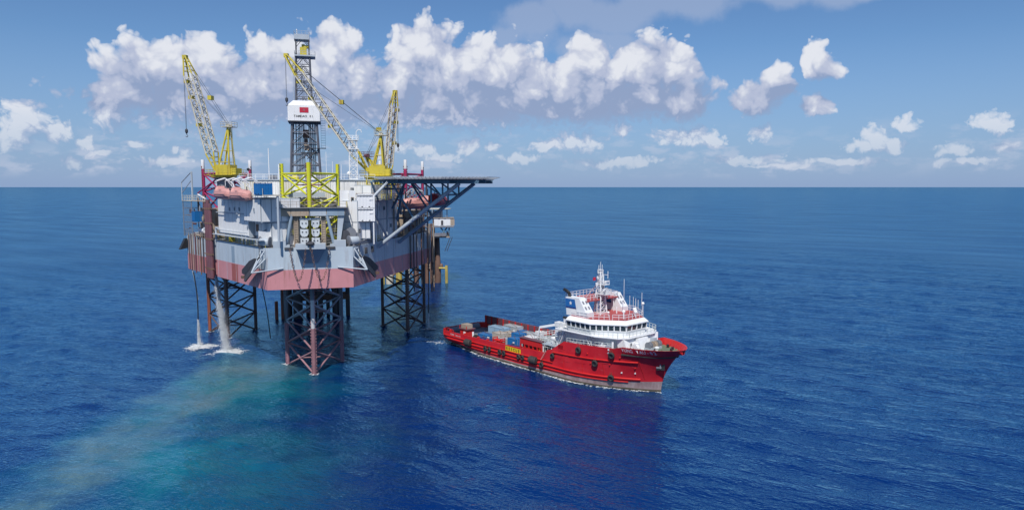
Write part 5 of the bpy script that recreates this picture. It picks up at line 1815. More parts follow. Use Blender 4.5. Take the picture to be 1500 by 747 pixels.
def build_jacket():
    """dark conductor jacket under the derrick, seen between the bow leg's chords"""
    o = thing("conductor_jacket", "dark steel piles and beam under the derrick, seen behind the rig's bow leg", "platform", RIG_O, RIG_A)
    for x, y, r, z0, z1 in ((-7.8, 55, 0.9, -3, 17), (-5.4, 54, 1.3, -3, 17), (-2.6, 57, 0.8, -3, 17), (0.6, 54, 0.7, -3, 17), (2.6, 55, 0.5, -3, 17), (4.4, 54, 0.7, -3, 17), (6.2, 57, 0.5, -3, 17), (8.0, 55, 0.6, -3, 17), (-1.2, 60, 0.9, -3, 17), (5.2, 60, 0.9, -3, 17)):
        rod("pile", (x, y, z0), (x, y, z1), r, DARKSTEEL, o)
    for z, m in ((5.4, BROWN), (10.5, DARKSTEEL), (16.4, DARKSTEEL)):
        block("deck_beam", (0, 54.5, z), (17.0, 1.2, 1.3), m, o)
        block("deck_beam", (0, 60.5, z), (17.0, 1.2, 1.0), m, o)
    for sx, x, z1 in ((-1, -11.0, 5.0), (-1, -9.4, 8.5)):
        rod("fender_post", (x, 53.5, -2), (x, 53.5, z1), 0.45, RUSTCHORD, o)
    for a, b in (((-5.4, 54, 6), (0.6, 54, 16)), ((0.6, 54, 6), (-5.4, 54, 16)), ((0.6, 54, 6), (4.4, 54, 16)), ((4.4, 54, 6), (0.6, 54, 16))):
        rod("brace", a, b, 0.22, DARKSTEEL, o)


build_jacket()


# ------------------------------------------------------------------ hoses and falling water
def water_material(name, alpha):
    m, nt, bs = newmat(name)
    out = [q for q in nt.t.nodes if q.bl_idname == 'ShaderNodeOutputMaterial'][0]
    nt.t.nodes.remove(bs)
    d = nt.n('ShaderNodeBsdfDiffuse')
    d.inputs['Color'].default_value = (0.97, 0.99, 1.0, 1)
    t = nt.n('ShaderNodeBsdfTranslucent')
    t.inputs['Color'].default_value = (0.97, 0.99, 1.0, 1)
    m1 = nt.n('ShaderNodeMixShader')
    m1.inputs[0].default_value = 0.4
    nt.t.links.new(d.outputs[0], m1.inputs[1])
    nt.t.links.new(t.outputs[0], m1.inputs[2])
    tr = nt.n('ShaderNodeBsdfTransparent')
    m2 = nt.n('ShaderNodeMixShader')
    m2.inputs[0].default_value = alpha
    nt.t.links.new(tr.outputs[0], m2.inputs[1])
    nt.t.links.new(m1.outputs[0], m2.inputs[2])
    nt.t.links.new(m2.outputs[0], out.inputs['Surface'])
    return m


SPRAY = water_material("falling_water", 0.60)
FOAM = water_material("sea_foam", 0.75)
OCTA = [(1, 0, 0), (-1, 0, 0), (0, 1, 0), (0, -1, 0), (0, 0, 1), (0, 0, -1)]
OCTF = [(0, 2, 4), (2, 1, 4), (1, 3, 4), (3, 0, 4), (2, 0, 5), (1, 2, 5), (3, 1, 5), (0, 3, 5)]


def drops(name, pts, parent, mat):
    """pts: (x, y, z, rx, ry, rz) many small bodies of water in one mesh"""
    P = np.array(pts)
    o6 = np.array(OCTA, float)
    V = (P[:, None, :3] + o6[None] * P[:, None, 3:]).reshape(-1, 3)
    Fc = (np.array(OCTF)[None] + (np.arange(len(P)) * 6)[:, None, None]).reshape(-1, 3)
    me = bpy.data.meshes.new(name)
    me.vertices.add(len(V))
    me.vertices.foreach_set('co', V.ravel())
    me.loops.add(Fc.size)
    me.loops.foreach_set('vertex_index', Fc.ravel().astype(np.int32))
    me.polygons.add(len(Fc))
    me.polygons.foreach_set('loop_start', np.arange(0, Fc.size, 3, dtype=np.int32))
    me.polygons.foreach_set('loop_total', np.full(len(Fc), 3, dtype=np.int32))
    me.update(calc_edges=True)
    me.polygons.foreach_set('use_smooth', [True] * len(Fc))
    me.materials.append(mat)
    o = link(name, me, parent)
    o['kind'] = 'stuff'
    return o


def jet(label, x, y, z_top, w0, w1, lean, foam, n, nf, seed, thin=1.0):
    rs = np.random.RandomState(seed)
    o = thing("water_jet", label, "water jet", (x, y, 0))
    f = rs.rand(n) ** 0.9
    z = z_top * (1 - f)
    w = (w0 + (w1 - w0) * f) * (0.92 + 0.12 * np.sin(z * 1.3 + seed))
    px = rs.randn(n) * w * 0.30 + lean * f ** 1.3 + 0.05 * np.sin(z * 1.7)
    py = rs.randn(n) * w * 0.30
    r = (0.018 + 0.028 * rs.rand(n) ** 2) * thin
    drops("falling_stream", np.stack([px, py, z, r, r, r * (2.5 + 5.0 * rs.rand(n))], 1), o, SPRAY)
    # mist drifting off the column
    m = n // 2
    f = rs.rand(m)
    px = (rs.randn(m) * 0.7 + 0.25) * w1 * (0.25 + f) + lean * f
    drops("mist", np.stack([px, rs.randn(m) * w1 * 0.6, z_top * (1 - f) * 0.85, *[0.012 + 0.022 * rs.rand(m)] * 3], 1), o, SPRAY)
    a = rs.rand(nf) * 2 * np.pi
    q = np.abs(rs.randn(nf)) * 0.48
    edge = 1 + 0.22 * np.sin(a * 3 + seed) + 0.14 * np.sin(a * 7) + 0.1 * np.sin(a * 13 + 2)
    fx = lean + foam[2] + np.cos(a) * q * foam[0] * edge
    fy = np.sin(a) * q * foam[1] * edge
    fz = 0.06 + 0.45 * np.clip(1 - q, 0, 1) ** 2 * rs.rand(nf)
    s = (0.05 + 0.10 * rs.rand(nf)) * np.clip(1.25 - 0.5 * q, 0.5, 1.2)
    drops("foam", np.stack([fx, fy, fz, s * 1.7, s * 1.5, s * 0.45], 1), o, FOAM)
    return o


jet("thin water jet from a hose end, left of the big one, over oval foam", -70.9, 152.0, 6.3, 0.22, 0.55, 0.0, (3.2, 2.9, 0.2), 3000, 6000, 1)
jet("big white column of water falling from the rig's hull into foam", -64.4, 147.3, 16.8, 0.40, 1.55, 1.7, (3.0, 2.9, 0.3), 12000, 7000, 2)
jet("faint small water jet near the right rear leg, behind the ship's stern", -21.2, 171.0, 4.4, 0.12, 0.5, 0.0, (2.6, 0.9, 0.4), 500, 350, 3, thin=0.8)


def hose(p, q, r, label, mat, bend=0.6):
    p, q = Vector(p), Vector(q)
    mb = MB()
    pts = []
    for i in range(13):
        t = i / 12
        v = p.lerp(q, t)
        v.x += bend * math.sin(math.pi * t)
        pts.append(v)
    mb.path(pts, r, n=6)
    tag(mb.build("hanging_hose", mat), label, "hose", "hoses and lines hanging under the rig")


hose((-71.6, 152.3, 17.0), (-70.9, 152.0, 6.2), 0.13, "black hose feeding the thin water jet at the rig's left", BLACK, 0.3)
hose((-72.4, 153.5, 17.3), (-71.4, 153.5, 10.5), 0.10, "short pale hose beside the one feeding the thin jet", LIGHTGREY, 0.1)
hose((-54.2, 145.0, 17.4), (-52.9, 147.0, 3.0), 0.11, "black hose hanging down to the sea between left rear leg and bow leg", BLACK, 0.3)
hose((-43.6, 127.6, 17.4), (-43.4, 128.6, 10.4), 0.08, "thin dark line hanging from the left end of the bow's pink band", BLACK, 0.0)
hose((-21.3, 171.0, 25.0), (-21.2, 171.0, 4.2), 0.13, "long dark hose feeding the faint jet near the right rear leg", DARKSTEEL, 0.2)


def wash(name, label, pts_fn, n, seed):
    """broken white water where hull or legs cut the surface"""
    rs = np.random.RandomState(seed)
    P = []
    for i in range(n):
        x, y, sp = pts_fn(rs)
        s = 0.05 + 0.09 * rs.rand()
        P.append((x + rs.randn() * sp, y + rs.randn() * sp, 0.05 + 0.05 * rs.rand(), s * (1.5 + 2 * rs.rand()), s * 1.3, s * 0.4))
    o = drops(name, P, None, FOAM)
    tag(o, label, "foam")
    return o


def leg_pts(rs):
    cx, cy, rot = ((0, 0, R(-90)), (-20.6, 38.2, R(150)), (21.8, 34.6, R(30)))[rs.randint(3)]
    t = rot + rs.randint(3) * 2 * math.pi / 3
    v = at_rig(cx + 6.25 * math.cos(t), cy + 6.25 * math.sin(t), 0)
    a = rs.rand() * 6.28
    return v.x + 0.55 * math.cos(a), v.y + 0.55 * math.sin(a), 0.22


wash("leg_foam", "thin white froth where the rig's legs enter the sea", leg_pts, 420, 5)

# ------------------------------------------------------------------ the supply ship
SHIP_O = Vector((7.6, 138.8, 0.0))
SHIP_A = R(-48.5)
SHIP_M = Matrix.Translation(SHIP_O) @ Matrix.Rotation(SHIP_A, 4, 'Z') @ Matrix.Diagonal((0.955, 1.0, 1.0, 1.0))
ship = thing("supply_ship", "red offshore supply ship with white wheelhouse, lying with its stern towards the rig", "ship", SHIP_O, SHIP_A)
ship.scale = (0.955, 1.0, 1.0)


def lerp(a, b, t):
    return a + (b - a) * t


def sstep(t):
    t = min(1.0, max(0.0, t))
    return t * t * (3 - 2 * t)


def pwl(x, pts):
    if x <= pts[0][0]:
        return pts[0][1]
    for (a, b), (c, d) in zip(pts[:-1], pts[1:]):
        if x <= c:
            return b + (d - b) * (x - a) / (c - a)
    return pts[-1][1]


def topz(x):
    """top edge of the bulwark along the ship"""
    return pwl(x, [(-31, 3.3), (-28, 3.3), (-5, 3.75), (6.6, 4.25), (7.4, 4.9), (8.4, 5.1), (11.9, 7.25), (23.6, 7.75), (25.4, 8.25), (34.4, 8.35)])


def deckz(x):
    return pwl(x, [(-31, 2.0), (7.0, 2.1), (8.0, 4.2), (11.0, 5.6), (18.0, 5.9), (24.0, 7.0), (34.4, 7.5)])


def stemx(z):
    w = min(1.0, max(0.0, z / 8.2))
    return 29.6 + 4.5 * w ** 1.9 + (0.35 * max(0.0, (z - 7.0)) if z > 7 else 0.0)


def hb(x, z):
    """half breadth of the hull"""
    w = min(1.0, max(0.0, z / 8.2))
    B = 7.35
    if x > 12:
        t = min(1.0, (x - 12) / max(0.1, stemx(z) - 12))
        p, q = lerp(1.75, 2.5, w), lerp(0.95, 0.60, w)
        b = B * max(0.0, 1 - t ** p) ** q
        if z > 6.95 and x > 25:
            b += 0.25 * min(1, (x - 25) / 3) * min(1.0, (stemx(z) - x) / 2.0)
        return b
    if x < -12:
        s = sstep((-12 - x) / 19)
        tuck = sstep((1.7 - z) / 2.2)
        b = B * (1 - 0.05 * s) * (1 - 0.42 * tuck * s)
        if x < -27.5:
            b *= (1 - ((-27.5 - x) / 3.5) ** 2.2 * 0.30)
        return b
    return B


def build_ship_hull():
    xs = [-31.0, -30.4, -29.5, -28.2, -26.5, -24, -21, -18, -15, -12, -8, -4, 0, 4, 6.6, 7.4, 8.4, 10, 11.9, 14, 16, 18, 20, 22, 23.6, 24.5, 25.4]
    fr = [0, 0.14, 0.28, 0.42, 0.55, 0.67, 0.78, 0.87, 0.94, 0.98, 1.0]
    lv = [-1.6, -0.6, 0.0, 0.45, 0.8, 1.2, 1.6, 2.1, 2.7]
    up = [0.12, 0.3, 0.5, 0.68, 0.78, 0.80, 0.9, 1.0]
    rows = []
    cols = len(xs) + len(fr) - 1
    ring_s = []
    for i in range(cols):
        col = []
        if i < len(xs):
            x0, f = xs[i], None
        else:
            f = fr[i - len(xs) + 1]
            x0 = 25.4 + f * 9.0
        zt = topz(x0)
        zs = lv + [2.7 + (zt - 2.7) * u for u in up]
        for z in zs:
            if f is None:
                x = x0
            else:
                x = 25.4 + f * (stemx(z) - 25.4)
            if x < -26 and z < 1.6:
                x = lerp(x, -26.0, 0.55 * sstep((1.6 - z) / 2.4) * min(1, (-26 - x) / 3))
            b = hb(x, z) if f != 1.0 else 0.0
            col.append((x, b, z))
        rows.append(col)
    nl = len(rows[0])
    mb = MB()
    vs = []
    for sgn in (-1, 1):
        for col in rows:
            vs += [(x, sgn * b, z) for x, b, z in col]
    fs = []
    for h in (0, 1):
        o = h * cols * nl
        for i in range(cols - 1):
            for j in range(nl - 1):
                fs.append((o + i * nl + j, o + (i + 1) * nl + j, o + (i + 1) * nl + j + 1, o + i * nl + j + 1))
    # transom
    for j in range(nl - 1):
        fs.append((j, j + 1, cols * nl + j + 1, cols * nl + j))
    mb.add(vs, fs)
    import bmesh
    h = mb.build("hull", SHIPHULL, ship, smooth=False)
    bm = bmesh.new()
    bm.from_mesh(h.data)
    bmesh.ops.remove_doubles(bm, verts=bm.verts, dist=0.001)
    bmesh.ops.recalc_face_normals(bm, faces=bm.faces)
    bm.to_mesh(h.data)
    bm.free()
    h.data.polygons.foreach_set('use_smooth', [True] * len(h.data.polygons))
    # inside of the bulwark and its capping rail, from the stern right round the bow
    inner, cap = MB(), MB()
    line = xs + [25.4 + f * (stemx(8.3) - 25.4) for f in fr[1:]]
    for sgn in (-1, 1):
        top, bot, out = [], [], []
        for x in line:
            zt, zd = topz(min(x, 34.0)), deckz(x)
            b = hb(x, zt)
            bi = max(0.0, b - 0.22)
            xi = min(x, stemx(8.3) - 0.3)
            top.append((xi, sgn * bi, zt))
            bot.append((xi, sgn * max(0.0, hb(min(x, stemx(zd) - 0.1), zd) - 0.22), zd - 0.05))
            out.append((x, sgn * b, zt))
        n = len(line)
        inner.add(top + bot, [(i, i + 1, n + i + 1, n + i) for i in range(n - 1)])
        cap.add([(x, y, z + 0.01) for x, y, z in out] + [(x, y, z + 0.01) for x, y, z in top], [(i, i + 1, n + i + 1, n + i) for i in range(n - 1)])
    b0 = hb(-31, 3.3)
    inner.add([(-30.78, -b0 + 0.2, 1.9), (-30.78, b0 - 0.2, 1.9), (-30.78, b0 - 0.2, 3.3), (-30.78, -b0 + 0.2, 3.3)], [(0, 1, 2, 3)])
    cap.add([(-31.0, -b0, 3.31), (-31.0, b0, 3.31), (-30.78, b0 - 0.2, 3.31), (-30.78, -b0 + 0.2, 3.31)], [(0, 1, 2, 3)])
    bw = inner.build("bulwark", RED, ship, fix=False)
    cap.build("capping_rail", RED, bw, fix=False)
    # bulwark stays, seen on the inside round the bow and aft
    for sgn in (-1, 1):
        for x in [15 + i * 1.1 for i in range(17)] + [-28 + i * 1.6 for i in range(22)]:
            zt, zd = topz(x), deckz(x)
            b = hb(x, zd) - 0.3
            if b < 0.5:
                continue
            MB().add([(x - 0.06, sgn * b, zt - 0.05), (x + 0.06, sgn * b, zt - 0.05), (x + 0.06, sgn * (b - 0.5), zd), (x - 0.06, sgn * (b - 0.5), zd)], [(0, 1, 2, 3)]).build("bulwark_stay", RED, bw, fix=False)
    # decks
    d = MB()
    dx = [x for x in line if x < 34.1]
    L = [(x, -max(0, hb(min(x, stemx(deckz(x)) - 0.05), deckz(x)) - 0.15), deckz(x)) for x in dx]
    Rr = [(x, -y, z) for x, y, z in L]
    n = len(dx)
    i18 = max(i for i, x in enumerate(dx) if x <= 18)
    d.add(L[:i18 + 1] + Rr[:i18 + 1], [(i, i + 1, i18 + 1 + i + 1, i18 + 1 + i) for i in range(i18)])
    d.build("main_deck", DECKGREY, ship, fix=False)
    d = MB()
    m_ = n - i18
    d.add(L[i18:] + Rr[i18:], [(i, i + 1, m_ + i + 1, m_ + i) for i in range(m_ - 1)])
    d.build("foredeck", DECKGREEN, ship, fix=False)
    # rubbing strakes
    def strake(x0, x1, zf, r, m, name, sides=(-1, 1), out=0.08):
        k = int((x1 - x0) / 1.2)
        for sgn in sides:
            mbk = MB()
            pts = []
            for i in range(k + 1):
                x = x0 + (x1 - x0) * i / k
                z = zf(x)
                pts.append((x, sgn * (hb(x, z) + out), z))
            mbk.path(pts, r, n=6)
            mbk.build(name, m, h)
    strake(-27, 27.0, lambda x: pwl(x, [(-27, 1.75), (6, 1.95), (20, 2.1), (27, 2.2)]), 0.17, RED, "rubbing_strake")
    strake(-27, 25.0, lambda x: pwl(x, [(-27, 1.15), (6, 1.30), (25, 1.55)]), 0.12, RED, "rubbing_strake")
    strake(-29, 9.0, lambda x: pwl(x, [(-29, 2.35), (9, 2.75)]), 0.12, RED, "rubbing_strake")
    strake(9.0, 27.5, lambda x: pwl(x, [(9, 4.75), (27.5, 5.55)]), 0.15, RED, "rubbing_strake")
    for sgn in (-1, 1):
        mbk = MB()
        pts = []
        for i in range(20):
            f = i / 19
            z = lerp(6.84, 6.9, f)
            x = lerp(25.0, stemx(z) - 0.02, f ** 0.8)
            pts.append((x, sgn * (hb(x, z) + 0.05), z))
        mbk.path(pts, 0.2, n=8)
        mbk.build("bow_fender", RUBBER, h)
    # welded frames on the side
    for x, z0, z1 in ((8.3, 2.2, 5.0), (12.0, 2.3, 7.1), (16.6, 2.2, 4.9), (21.0, 2.2, 5.2), (27.6, 2.3, 6.8)):
        mbk = MB()
        for sgn in (-1, 1):
            mbk.path([(x, sgn * (hb(x, z0 + (z1 - z0) * i / 4) + 0.02), z0 + (z1 - z0) * i / 4) for i in range(5)], 0.05, n=4)
        mbk.build("frame_seam", RED, h)
    rr = random.Random(12)
    for i in range(9):
        x, z = 9.5 + rr.random() * 16, rr.uniform(2.5, 6.0)
        L_, H_ = rr.uniform(1.2, 2.8), rr.uniform(0.7, 1.4)
        g = []
        for a in range(4):
            for zz in (z, z + H_):
                xx = x + L_ * a / 3
                g.append((xx, -hb(xx, zz) - 0.035, zz))
        MB().add(g, [(2 * k, 2 * k + 2, 2 * k + 3, 2 * k + 1) for k in range(3)]).build("doubler_plate", SHIPHULL, h, fix=False)
    # anchor in its pocket
    ax, az = 30.4, 4.9
    yb = -hb(ax, az)
    an = MB().box((ax, yb - 0.02, az), (1.5, 0.25, 1.1), 0.55).build("anchor_pocket", BLACK, h)
    MB().box((ax - 0.2, yb - 0.25, az - 0.1), (0.9, 0.25, 0.25), 0.6).box((ax + 0.1, yb - 0.22, az + 0.15), (0.22, 0.22, 0.8), 0.6).build("anchor", MIDSTEEL, an)
    # scupper marks and small plates
    for x, z in ((24.2, 3.3), (26.4, 3.4), (22.6, 8.02 - 0.6)):
        block("scupper_plate", (x, -hb(x, z) - 0.02, z), (0.35, 0.06, 0.3), LETTERWHITE, h, 0.0)
    for x, z in ((17.9, 6.0), (24.6, 6.2), (22.4, 4.6), (18.5, 4.3), (26.7, 4.4)):
        rod("mooring_pipe", (x, -hb(x, z) + 0.1, z), (x, -hb(x, z) - 0.16, z), 0.14, RED, h)
    return h


hull_obj = build_ship_hull()


def wrap_text(s, x0, z0, size, mat, adv, bold=0.02, out=0.1, parent=None, wide=1.0):
    """lettering that follows the ship's starboard side, letter by letter"""
    import bmesh
    for i, ch in enumerate(s):
        if ch == ' ':
            continue
        me = text_mesh(ch, size, bold)
        bm = bmesh.new()
        bm.from_mesh(me)
        bmesh.ops.triangulate(bm, faces=bm.faces)
        bm.to_mesh(me)
        bm.free()
        xc = x0 + (i - (len(s) - 1) / 2) * adv
        for v in me.vertices:
            x, z = xc + v.co.x * wide, z0 + v.co.y
            v.co = (x, -(hb(x, z) + out), z)
        me.materials.clear()
        me.materials.append(mat)
        link("letter", me, parent or hull_obj)


wrap_text("VUNG TAU-02", 28.3, 7.78, 0.88, LETTERWHITE, 0.55, bold=0.02, out=0.16, wide=0.82)
wrap_text("VUNG TAU-02", -23.6, 2.85, 0.55, LETTERWHITE, 0.38, bold=0.015, out=0.09, wide=0.85)
rb = MB()
vs = []
for x in (-5.35, -4.1, -2.9, -1.7, -0.5):
    vs += [(x, -hb(x, 3) - 0.06, 2.72), (x, -hb(x, 3) - 0.06, 3.62)]
rb.add(vs, [(2 * i, 2 * i + 2, 2 * i + 3, 2 * i + 1) for i in range(4)])
board = rb.build("rescue_board", SIGNYELLOW, hull_obj, fix=False)
wrap_text("RESCUE", -2.95, 3.17, 0.80, BLACK, 0.75, bold=0.012, out=0.11)


# ---- superstructure
def build_superstructure():
    D1, D2, RF = 5.7, 9.4, 11.75           # passage deck, bridge deck, wheelhouse roof edge
    main = MB().prism([(8.5, -5.0), (21.5, -5.0), (24.0, -3.9), (24.0, 3.9), (21.5, 5.0), (8.5, 5.0)], 4.3, D2 - 0.15)
    dh = main.build("deck_house", SHIPWHITE, ship)
    fs = MB().hull([(23.4, -4.6, 6.4), (25.4, -4.2, 6.4), (25.4, 4.2, 6.4), (23.4, 4.6, 6.4)], [(23.2, -5.0, D2 - 0.16), (24.5, -4.6, D2 - 0.16), (24.5, 5.4, D2 - 0.16), (23.2, 5.4, D2 - 0.16)])
    fs.build("house_front", SHIPWHITE, dh)
    MB().hull([(25.0, -1.6, 6.5), (26.4, -1.6, 6.5), (26.4, 1.2, 6.5), (25.0, 1.2, 6.5)], [(24.6, -1.6, 9.1), (25.4, -1.6, 9.1), (25.4, 1.2, 9.1), (24.6, 1.2, 9.1)]).build("stair_casing", SHIPWHITE, dh)
    for x, z in ((11.6, 7.2), (14.2, 7.2), (17.6, 7.0), (20.2, 7.2)):
        window(dh, frame((x, -5.02, z), (1, 0, 0)), 0.6, 0.75, SHIPWHITE)
    block("door", (16.0, -5.05, 6.8), (0.8, 0.1, 1.9), LIGHTGREY, dh)
    block("door", (12.9, -5.05, 6.6), (0.8, 0.1, 1.9), LIGHTGREY, dh)
    for y in (-3.2, 3.0):
        window(dh, frame((25.05, y, 8.2), (0, 1, 0)), 0.6, 0.8, SHIPWHITE)
    # bridge deck plate with its white edge
    deck_poly = [(9.6, -7.2), (19.6, -7.1), (23.8, -5.4), (25.0, -3.6), (25.0, 3.6), (23.8, 5.6), (19.6, 7.1), (9.6, 7.2)]
    bd_ = MB().prism(deck_poly, D2 - 0.14, D2).build("bridge_deck", SHIPWHITE, ship)
    ed = MB()
    P = [Vector((x, y, D2 - 0.02)) for x, y in deck_poly]
    for a, b in zip(P, P[1:] + P[:1]):
        ed.tube(a, b, 0.15, n=6)
    ed.build("deck_edge", SHIPWHITE, bd_)
    railing(bd_, [P[0], P[1], P[2], P[3], P[4], P[5], P[6], P[7]], PALERAIL, 1.05, 1.0, r=0.05)
    # wheelhouse: wide at the wings aft, narrowing to the front, walls raked outwards
    wp = [(12.2, -6.9), (18.3, -6.8), (23.7, -2.9), (23.7, 2.9), (18.3, 6.8), (12.2, 6.9)]

    def off(poly, k):
        c = (17.5, 0.0)
        return [(c[0] + (x - c[0]) * k, c[1] + (y - c[1]) * k) for x, y in poly]
    lo, mid_, hi = off(wp, 0.955), off(wp, 0.985), off(wp, 1.01)
    z1, z2, z3 = D2, D2 + 0.85, D2 + 2.0
    wh = MB().hull([(x, y, z1) for x, y in lo], [(x, y, z2) for x, y in mid_]).build("wheelhouse", SHIPWHITE, ship)
    MB().hull([(x, y, z2) for x, y in off(wp, 0.955)], [(x, y, z3) for x, y in off(wp, 0.972)]).build("window_band", BLACK, wh)
    # each window in its own frame along the visible faces and round the far side
    def run(a, b, n, wfrac=0.80):
        a, b = Vector((*a, (z2 + z3) / 2)), Vector((*b, (z2 + z3) / 2))
        d = (b - a)
        L = d.length / n
        for i in range(n):
            p = a.lerp(b, (i + 0.5) / n)
            q = d.normalized()
            up = Vector((0, 0, 1)) + Vector((q.y, -q.x, 0)) * 0.12
            window(wh, frame(p, d, up), L * 0.99, z3 - z2, SHIPWHITE, t=0.14, b=0.10)
    m2 = off(wp, 0.993)
    run(m2[0], m2[1], 5)
    run(m2[1], m2[2], 6)
    run(m2[2], m2[3], 4)
    run(m2[3], m2[4], 6)
    run(m2[4], m2[5], 5)
    # roof: broad sloping fascia up to the monkey island
    ro = off(wp, 1.055)
    ri = off(wp, 0.93)
    rf = MB().hull([(x, y, z3) for x, y in ro], [(x, y, z3 + 0.16) for x, y in ro]).build("wheelhouse_roof", SHIPWHITE, ship)
    MB().hull([(x, y, z3 + 0.161) for x, y in off(wp, 1.05)], [(x, y, z3 + 0.75) for x, y in ri]).build("roof_fascia", SHIPWHITE, rf)
    zr = z3 + 0.76
    MB().hull([(x, y, zr) for x, y in off(wp, 0.915)], [(x, y, zr + 0.03) for x, y in off(wp, 0.915)]).build("monkey_island_deck", DECKRED, rf)
    block("vent_hatch", (12.0, -7.05, z3 + 0.42), (0.75, 0.5, 0.35), BLACK, rf)
    MI = [Vector((x, y, zr + 0.02)) for x, y in off(wp, 0.90)]
    railing(rf, [MI[0], MI[1]], SHIPWHITE, 1.0, 1.1, r=0.045)
    railing(rf, [MI[1].lerp(MI[2], 0.04), MI[1].lerp(MI[2], 0.52)], SHIPWHITE, 1.0, 1.1, r=0.045)
    railing(rf, [MI[1].lerp(MI[2], 0.62), MI[2], MI[3], MI[4], MI[5]], SHIPWHITE, 1.0, 1.1, r=0.045)
    # aft deck: funnels, raised red platform, mast
    for sgn in (-1, 1):
        y = sgn * 5.0
        fu = MB().hull([(11.2, y - 0.9, zr), (14.6, y - 0.9, zr), (14.6, y + 0.9, zr), (11.2, y + 0.9, zr)], [(10.8, y - 0.8, zr + 3.3), (13.3, y - 0.8, zr + 3.3), (13.3, y + 0.8, zr + 3.3), (10.8, y + 0.8, zr + 3.3)]).build("funnel", SHIPWHITE, ship)
        bb = MB().hull([(11.00, y - 0.91, zr + 1.55), (13.84, y - 0.91, zr + 1.55), (13.84, y + 0.91, zr + 1.55), (11.00, y + 0.91, zr + 1.55)], [(10.78, y - 0.84, zr + 3.05), (13.40, y - 0.84, zr + 3.05), (13.40, y + 0.84, zr + 3.05), (10.78, y + 0.84, zr + 3.05)])
        bb.build("blue_band", LOGOBLUE, fu)
        MB().hull([(10.9, y - 0.93, zr + 1.36), (13.95, y - 0.93, zr + 1.36), (13.95, y + 0.93, zr + 1.36), (10.9, y + 0.93, zr + 1.36)], [(10.9, y - 0.92, zr + 1.56), (13.9, y - 0.92, zr + 1.56), (13.9, y + 0.92, zr + 1.56), (10.9, y + 0.92, zr + 1.56)]).build("black_band", NAVY, fu)
        if sgn < 0:
            cx, cz = 12.3, zr + 2.3
            pts = []
            for i in range(10):
                rr_ = 0.42 if i % 2 == 0 else 0.2
                a = math.pi / 2 + i * math.pi / 5
                pts.append((cx + rr_ * math.cos(a), y - 0.92, cz + rr_ * math.sin(a)))
            MB().add(pts, [tuple(range(10))]).build("emblem", LETTERWHITE, fu, fix=False)
        # sloping intake panel with four slots, facing forward
        pn = MB().hull([(13.4, y - 0.95, zr), (15.9, y - 0.95, zr), (15.9, y + 0.95, zr), (13.4, y + 0.95, zr)], [(12.9, y - 0.85, zr + 3.2), (13.5, y - 0.85, zr + 3.2), (13.5, y + 0.85, zr + 3.2), (12.9, y + 0.85, zr + 3.2)])
        pn = MB().hull([(14.0, y - 1.0, zr), (16.6, y - 1.0, zr), (16.6, y + 1.0, zr), (14.0, y + 1.0, zr)], [(14.0, y - 1.0, zr + 0.9), (16.6, y - 1.0, zr + 0.9), (16.6, y + 1.0, zr + 0.9), (14.0, y + 1.0, zr + 0.9)])
        pn.hull([(14.0, y - 1.0, zr + 0.91), (16.4, y - 1.0, zr + 0.91), (16.4, y + 1.0, zr + 0.91), (14.0, y + 1.0, zr + 0.91)], [(13.3, y - 0.9, zr + 3.4), (14.5, y - 0.9, zr + 3.4), (14.5, y + 0.9, zr + 3.4), (13.3, y + 0.9, zr + 3.4)])
        pn.build("intake_casing", SHIPWHITE, fu)
        for a in (0.3, 0.68):
            for b in (-0.42, 0.42):
                p = Vector((lerp(16.4, 14.5, a) + 0.03, y + b, lerp(zr + 0.91, zr + 3.4, a)))
                d = frame(p, (0, 1, 0), (-1.9, 0, 2.49))
                MB().box((0, -0.02, 0), (0.36, 0.05, 0.62)).build("intake_slot", MIDSTEEL, fu).matrix_basis = d
        # exhaust pipes, black, bent aft
        ex = MB()
        ex.path([(11.2, y, zr + 3.2), (11.0, y, zr + 3.9), (10.3, y, zr + 4.3), (9.6, y, zr + 4.5)], 0.30, n=8)
        ex.build("exhaust_pipe", BLACK, fu)
    # raised red platform between the funnels
    zp = zr + 2.7
    rp = MB().box((12.3, 0, zp), (5.8, 9.0, 0.2)).build("mast_platform", DECKRED, ship)
    railing(rp, [(9.5, -4.4, zp + 0.1), (9.5, 4.4, zp + 0.1)], SHIPWHITE, 1.0, 1.0)
    railing(rp, [(9.5, -4.4, zp + 0.1), (15.1, -4.4, zp + 0.1)], SHIPWHITE, 1.0, 1.0)
    railing(rp, [(15.1, -4.4, zp + 0.1), (15.1, 4.4, zp + 0.1), (9.5, 4.4, zp + 0.1)], SHIPWHITE, 1.0, 1.0)
    for x in (10.0, 12.4, 14.8):
        for y in (-3.6, -1.2, 1.2, 3.6):
            rod("platform_post", (x, y, zr), (x, y, zp), 0.09, SHIPWHITE, rp)
    # lattice mast with yards and radar
    mst = MB().box((14.6, 0, zr + 0.1), (1.8, 1.8, 0.2)).build("mast", SHIPWHITE, ship)
    c0 = [(13.7, -0.9), (15.5, -0.9), (15.5, 0.9), (13.7, 0.9)]
    c1 = [(14.25, -0.25), (14.75, -0.25), (14.75, 0.25), (14.25, 0.25)]
    zt = 20.4
    for k in range(4):
        rod("mast_leg", (*c0[k], zr), (*c1[k], zt), 0.13, SHIPWHITE, mst)
    lac = MB()
    for i in range(9):
        f0, f1 = i / 9, (i + 1) / 9
        for k in range(4):
            a0 = Vector((*c0[k], zr)).lerp(Vector((*c1[k], zt)), f0)
            b1 = Vector((*c0[(k + 1) % 4], zr)).lerp(Vector((*c1[(k + 1) % 4], zt)), f1)
            a1 = Vector((*c0[k], zr)).lerp(Vector((*c1[k], zt)), f1)
            lac.tube(a0, b1, 0.06, n=4).tube(a1, b1, 0.06, n=4)
    lac.build("mast_lacing", SHIPWHITE, mst)
